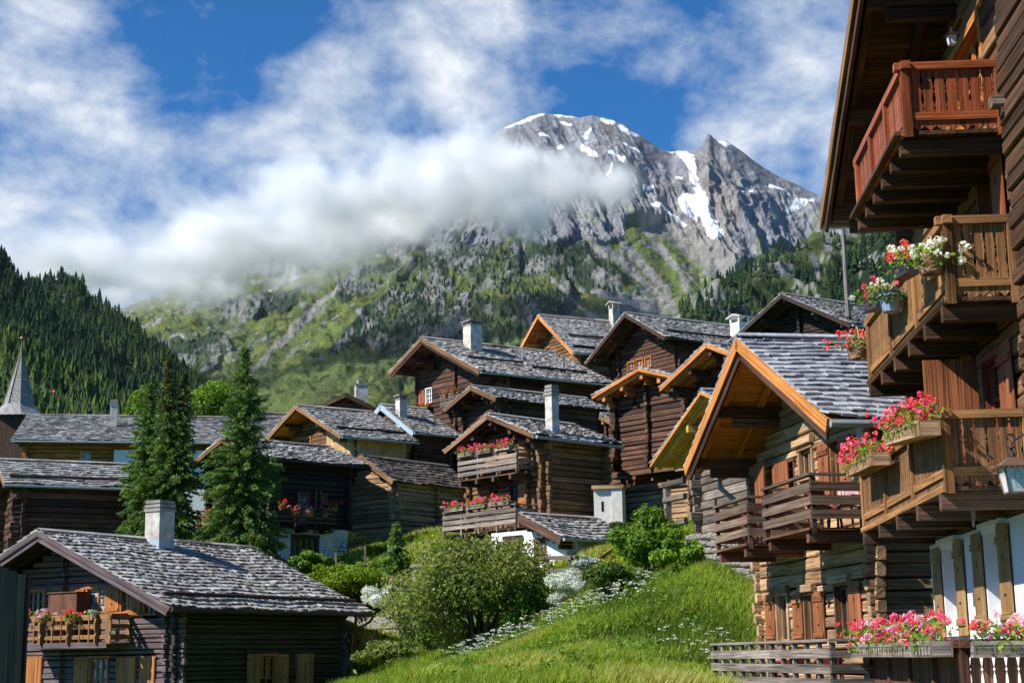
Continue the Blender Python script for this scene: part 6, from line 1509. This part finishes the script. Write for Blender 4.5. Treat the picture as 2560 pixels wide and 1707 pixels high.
def bloom_stuff(name, label, area, n, mat, Y, stem, size, petals, seed, flat=True):
    rg = np.random.default_rng(seed); Vs = []; Gs = []; Sv = []; Sg = []
    for i in range(n):
        px, py, YY = area(rg); p = at(px, py, YY); z = gz_(p.x, p.y); hh = max(.15, p.z - z) if stem is None else rg.uniform(*stem)
        c = np.array([p.x, p.y, (p.z if stem is None else z + hh)])
        d = rg.normal(size=(petals, 3)) * np.array([1, 1, .25 if flat else .8]) * size * .8
        N, A, B = rot_frames(petals, rg, np.tile([0, 0, 1.0], (petals, 1)), 1.3); V = leaf_quads(c + d, A, B, rg.uniform(.5, 1.0, petals) * size, .9); Vs.append(V); g = np.zeros((petals, 4, 3)); g[..., 2] = rg.random((petals, 1)); Gs.append(g)
        b = np.array([c[0] + rg.normal() * .05, c[1], c[2] - min(hh, 1.0)]); wv = np.array([.006, 0, 0]); Sv.append(np.stack([b - wv, b + wv, c + wv, c - wv])[None]); g = np.zeros((1, 4, 3)); g[..., 2] = .35; Sg.append(g)
    V = np.concatenate(Vs + Sv); G = np.concatenate(Gs + Sg); mi = np.r_[np.zeros(sum(map(len, Vs)), int), np.ones(len(Sv), int)]
    tag(quads_obj(name, V, G, [mat, 'leaf_mid'], mi=mi), label, 'flowers', kind='stuff')
def band(rg):
    t_ = rg.random(); x = 1120 + 500 * t_ + rg.normal() * 22; y = 1662 - 150 * t_ ** 1.1 + rg.normal() * 30 + 16 * math.sin(x / 31); return x, y, 50 - 6.0 * t_ - 1.0 * rg.random()
bloom_stuff('cow_parsley', 'white cow parsley flowering along the top of the meadow', band, 330, 'petal_white', 43, (.3, .8), .05, 11, 161)
bloom_stuff('cow_parsley', 'scattered white umbels in the lower meadow', lambda rg: (rg.uniform(1640, 1870), rg.uniform(1420, 1700), 36 + rg.random() * 3), 60, 'petal_white', 37, (.3, .6), .045, 8, 162)
bloom_stuff('yellow_flowers', 'yellow flowers beside the sloping handrail and elder bush', lambda rg: (rg.normal(1520, 22), rg.normal(1425, 22), 50), 90, 'petal_yellow', 50, None, .05, 7, 163)
bloom_stuff('yellow_flowers', 'yellow flowers in the terraced garden', lambda rg: (rg.uniform(765, 830), rg.normal(1440, 12), 70.5) if rg.random() < .6 else (rg.uniform(900, 985), rg.normal(1435, 14), 70), 80, 'petal_yellow', 66, None, .06, 7, 164)
bloom_stuff('white_daisies', 'small white flowers in the terraced garden', lambda rg: (rg.uniform(835, 960), rg.uniform(1400, 1500), 69.5), 60, 'petal_white', 61, None, .05, 6, 165)

# ------------------------------------------------------------------ flower boxes
def flowers(name, label, p0, p1, hgt, dep, cols, nh, box='wood', boxm='wood_weathered', hs=.05, pet=16, ls=.055, nl=None, seed=0, cat='flower box', group=None, droop=.35, bh=.2, leafmat='leaf_bright', spread=1.0):
    """a planter from p0 to p1 (world) with leaves and round flower heads"""
    rg = np.random.default_rng(seed + 900); p0, p1 = Vector(p0), Vector(p1); c0 = (p0 + p1) / 2; d = p1 - p0; L_ = max(d.length, .05); d = d.normalized(); n = Vector((d.y, -d.x, 0))
    if n.length < 1e-4: n = Vector((0, -1, 0))
    if box in ('basket', 'bucket'): L_ = min(L_, .45)
    o = thing(name, label, cat, tuple(c0), 0, group); dn, nn = np.array(d), np.array(n)
    if box == 'wood':
        mb = MB(); a, b = -d * L_ / 2, d * L_ / 2
        for s in (-1, 1): mb.bar(a + n * s * dep / 2 - Vector((0, 0, bh / 2)), b + n * s * dep / 2 - Vector((0, 0, bh / 2)), .022, bh)
        for e in (a, b): mb.bar(e - n * dep / 2 - Vector((0, 0, bh / 2)), e + n * dep / 2 - Vector((0, 0, bh / 2)), .022, bh)
        for s in (-1, 1): mb.bar(a + n * s * (dep / 2 + .016) - Vector((0, 0, .02)), b + n * s * (dep / 2 + .016) - Vector((0, 0, .02)), .018, .05); mb.bar(a + n * s * (dep / 2 + .016) - Vector((0, 0, bh - .015)), b + n * s * (dep / 2 + .016) - Vector((0, 0, bh - .015)), .022, .035)
        k = max(2, int(L_ / .22))
        for i in range(k + 1):
            for s in (-1, 1): q = a.lerp(b, i / k) + n * s * (dep / 2 + .014); mb.bar(q - Vector((0, 0, bh)), q, .016, .03)
        mb.bar(a - Vector((0, 0, bh - .01)), b - Vector((0, 0, bh - .01)), dep - .03, .02); mb.bar(a - Vector((0, 0, .04)), b - Vector((0, 0, .04)), dep - .03, .02, (0, 0, 1), 0)
        mb.build('planter', boxm, o)
    elif box == 'basket':
        mb = MB(); R = .21
        for i in range(8):
            z = -bh + bh * i / 7; r = R * (.68 + .32 * i / 7); mb.tube([(math.cos(a) * r, math.sin(a) * r, z + .008 * math.sin(a * 8 + i * 3.14)) for a in np.linspace(0, 6.2832, 33)], .016, 5, caps=False)
        for i in range(16): a = i * 6.2832 / 16; mb.bar((math.cos(a) * R * .68, math.sin(a) * R * .68, -bh), (math.cos(a) * R, math.sin(a) * R, 0), .02, .02)
        mb.tube([(math.cos(a) * R * .66, math.sin(a) * R * .66, -bh) for a in np.linspace(0, 6.28, 13)], .03, 5)
        mb.build('basket', 'wicker', o); mb = MB(); mb.tube([tuple(dn * math.cos(a) * R + np.array([0, 0, math.sin(a) * R * 1.5])) for a in np.linspace(0, 3.1416, 13)], .014, 6); mb.build('handle', 'wicker', o)
    elif box in ('pot', 'bucket'):
        mb = MB(); R = min(max(L_ / 2, .1), .19); mb.tube([(0, 0, -bh), (0, 0, -.03), (0, 0, -.03), (0, 0, 0)], [R * .72, R * .95, R * 1.08, R * 1.08], 14); mb.build('pot', boxm, o)
        if box == 'bucket': mb = MB(); mb.tube([tuple(dn * math.cos(a) * R * 1.05 + np.array([0, 0, -.02 - math.sin(a) * R * .5])) + () for a in np.linspace(0, 3.14, 9)], .008, 5); mb.build('handle', 'iron', o)
    elif box == 'plastic':
        mb = MB(); a, b = -d * L_ / 2, d * L_ / 2; mb.bar(a - Vector((0, 0, bh / 2)), b - Vector((0, 0, bh / 2)), dep, bh, (0, 0, 1), 0, None, .012); mb.bar(a - d * .015 - Vector((0, 0, .015)), b + d * .015 - Vector((0, 0, .015)), dep + .03, .03)
        mb.build('planter', boxm, o)
    def spot(m, zlo, zhi, ex):
        s = rg.uniform(-.5, .5, m) * L_ * spread; t_ = rg.normal(size=m) * dep * ex; z = rg.uniform(zlo, zhi, m)
        z = z - np.abs(t_) * droop * rg.random(m); return dn[None] * s[:, None] + nn[None] * t_[:, None] + np.array([0, 0, 1.0])[None] * z[:, None]
    nl = nl or int(nh * 9)
    P = spot(nl, -.08, hgt * .75, .55); N, A, B = rot_frames(nl, rg, np.tile([0, 0, 1.0], (nl, 1)), .5); V = leaf_quads(P, A, B, rg.uniform(.7, 1.4, nl) * ls, .95); G = np.zeros((nl, 4, 3)); G[..., 2] = np.clip(rg.normal(.5, .25, (nl, 1)), 0, 1); quads_obj('leaves', V, G, leafmat, o)
    per = np.array_split(np.arange(nh), len(cols))
    for cmat, ids in zip(cols, per):
        m = len(ids)
        if not m: continue
        C = spot(m, hgt * .15, hgt * 1.05, .75); d_ = rg.normal(size=(m, pet, 3)); d_ /= np.linalg.norm(d_, axis=2)[..., None]; rr = hs * rg.uniform(.75, 1.25, (m, 1, 1))
        P = (C[:, None] + d_ * rr * np.array([1, 1, .8])).reshape(-1, 3); N, A, B = rot_frames(m * pet, rg, d_.reshape(-1, 3), 1.5); V = leaf_quads(P, A, B, np.repeat(rr.ravel(), pet) * rg.uniform(.75, 1.15, m * pet), 1.0)
        hv = np.repeat(rg.random(m), pet); G = np.zeros((m * pet, 4, 3)); G[..., 2] = np.clip(hv * .6 + rg.random(m * pet) * .45, 0, 1)[:, None]; quads_obj('blossoms', V, G, cmat, o)
    return o
H = HS['R']; f = H.F['front']
def onR(px, py, o_): a, z = f.px(px, py, o_); return H.mat @ f.pt(a, o_, z)
def boxR(name, label, x0, y0, x1, y1, o_, *a, **k): return flowers(name, label, onR(x0, y0, o_), onR(x1, y1, o_), *a, **k)
boxR('flower_box', 'dark woven planter of red and white geraniums hung highest on the middle balcony', 2252, 668, 2282, 648, 1.28, .30, .22, ['petal_coral', 'petal_coral', 'petal_white'], 26, box='plastic', boxm='plastic_dark', bh=.2, seed=1, spread=1.3)
boxR('flower_basket', 'wicker basket of white geraniums on the middle balcony corner', 2310, 652, 2345, 640, 1.14, .26, .30, ['petal_white'], 34, box='basket', seed=2, bh=.2, spread=1.1)
boxR('flower_box', 'dark woven planter of pink and white geraniums low on the middle balcony', 2176, 752, 2206, 738, 1.28, .30, .22, ['petal_pink', 'petal_pink', 'petal_white', 'petal_white'], 28, box='plastic', boxm='plastic_dark', bh=.2, seed=3, spread=1.3)
boxR('flower_bucket', 'pale blue bucket of violet lavender on the middle balcony', 2212, 738, 2242, 738, 1.16, .16, .22, ['petal_violet', 'petal_violet'], 40, box='bucket', boxm='bucket_blue', hs=.022, pet=8, bh=.27, seed=4, leafmat='leaf_mid')
boxR('flower_basket', 'hanging wicker basket of coral geraniums at the far end of the middle balcony', 2128, 862, 2160, 858, 1.08, .26, .34, ['petal_coral'], 22, box='basket', seed=5, bh=.26, spread=1.5)
boxR('flower_box', 'wooden box overflowing with pink geraniums on the near end of the lower carved balcony', 2234, 1080, 2322, 1050, 1.42, .34, .24, ['petal_pink', 'petal_coral', 'petal_pink'], 74, boxm='log_pale', bh=.2, seed=6)
boxR('flower_box', 'wooden box of pink geraniums on the far end of the lower carved balcony', 2136, 1162, 2202, 1130, 1.42, .32, .24, ['petal_pink', 'petal_coral', 'petal_pink'], 60, boxm='log_pale', bh=.2, seed=7)
boxR('flower_box', 'long grey box of mixed pink geraniums along the terrace at lower right', 2140, 1612, 2352, 1602, 1.38, .40, .24, ['petal_pink', 'petal_rose', 'petal_coral', 'petal_pink'], 150, boxm='wood_weathered', bh=.2, seed=8)
p0 = H.mat @ f.pt(.30, 1.05, .10); p1 = H.mat @ f.pt(.30, .05, .10)
flowers('flower_box', 'grey box of rose and red geraniums at the lower right corner', p0, p1, .34, .24, ['petal_rose', 'petal_pink', 'petal_rose', 'petal_coral'], 46, boxm='wood_weathered', bh=.2, seed=9)
H = HS['H11']; f = H.F['front']; r1, r2 = HS['H11r']
def strip(label, fr, zz, a0, a1, o_, n, cols, seed, box='wood', **k):
    return flowers('flower_box', label, H.mat @ f.pt(a0, o_, zz), H.mat @ f.pt(a1, o_, zz), .30, .20, cols, n, box=box, boxm='wood_weathered', bh=.16, hs=.065, pet=12, ls=.09, nl=n * 5, seed=seed, **k)
zt = r1[3] + .07; w_ = r1[1] - r1[0]
for i, (q0, q1, lb) in enumerate(((.03, .28, 'pink geranium box at the left end of the upper grey balcony'), (.36, .60, 'pink geranium box in the middle of the upper grey balcony'), (.68, .94, 'pink geranium box at the right end of the upper grey balcony'))):
    strip(lb, r1, zt, r1[0] + w_ * q0, r1[0] + w_ * q1, 1.05, 26, ['petal_pink', 'petal_pink'], 20 + i, group='flower boxes on the grey balconies')
zt = r2[3] + .07; w_ = r2[1] - r2[0]
for i, (q0, q1, lb) in enumerate(((.05, .32, 'pink geranium box at the left end of the lower grey balcony'), (.37, .63, 'pink geranium box in the middle of the lower grey balcony'), (.68, .95, 'pink geranium box at the right end of the lower grey balcony'))):
    strip(lb, r2, zt, r2[0] + w_ * q0, r2[0] + w_ * q1, 1.3, 30, ['petal_pink', 'petal_coral', 'petal_pink'], 24 + i, group='flower boxes on the grey balconies')
def at_face(H, fn, px, py, o_): f = H.F[fn]; a, z = f.px(px, py, o_); return H.mat @ f.pt(a, o_, z), H.mat.to_3x3() @ f.a
def pot(label, H, fn, px, py, o_, wpx, cols, n, seed, box='pot', boxm='terracotta', hg=.34, **k):
    p, a = at_face(H, fn, px, py, o_); w_ = wpx / FPX * p.y / 2
    return flowers('flower_pot', label, p - a * w_, p + a * w_, hg, .24, cols, n, box=box, boxm=boxm, hs=.06, pet=12, ls=.09, nl=n * 6, bh=.2, seed=seed, cat='flower pot', **k)
H = HS['H1']
pot('lilac geraniums in a terracotta pot on the violet-brown chalet balcony', H, 'front', 108, 1545, 1.25, 40, ['petal_rose'], 34, 31)
pot('coral geraniums in a terracotta pot on the violet-brown chalet balcony', H, 'front', 180, 1545, 1.25, 36, ['petal_coral', 'petal_red'], 34, 32)
pot('small red geranium at the left end of the violet-brown chalet balcony', H, 'front', 67, 1545, 1.25, 14, ['petal_red'], 8, 33)
pot('tiny white flower pot on the rail of the violet-brown chalet balcony', H, 'front', 232, 1530, 1.2, 12, ['petal_white'], 8, 34, boxm='white_paint', hg=.15)
H = HS['H7']
for i, (x, y, c_, lb) in enumerate(((704, 1265, ['petal_red'], 'red geraniums at the left end of the black chalet balcony'), (734, 1280, ['petal_pink', 'petal_red'], 'pink and red geraniums before the glazed door of the black chalet'), (774, 1282, ['petal_rose'], 'mauve petunias on the black chalet balcony'), (812, 1284, ['petal_coral'], 'coral flowers by the small window of the black chalet'), (836, 1268, ['petal_red'], 'red geraniums at the right end of the black chalet balcony'))):
    pot(lb, H, 'right', x, y, .95, 20, c_, 14, 40 + i)
pot('red geraniums on the left-hand balcony half hidden by the tallest spruce', H, 'front', 525, 1290, .95, 26, ['petal_red', 'petal_pink'], 18, 47)
H = HS['H9']
pot('bright red window box under the upper shuttered window of the tall chalet', H, 'front', 1064, 1018, .22, 30, ['petal_red'], 26, 51, box='wood', boxm='log_dark')
pot('empty dark window box under the lower shuttered window of the tall chalet', H, 'front', 1066, 1118, .22, 32, ['petal_red'], 1, 52, box='wood', boxm='log_dark', hg=.05)
pot('orange-red geraniums left on the tiny white-railed balcony', H, 'front', 1114, 985, .6, 16, ['petal_coral'], 12, 53); pot('orange-red geraniums right on the tiny white-railed balcony', H, 'front', 1134, 978, .6, 14, ['petal_red'], 10, 54)
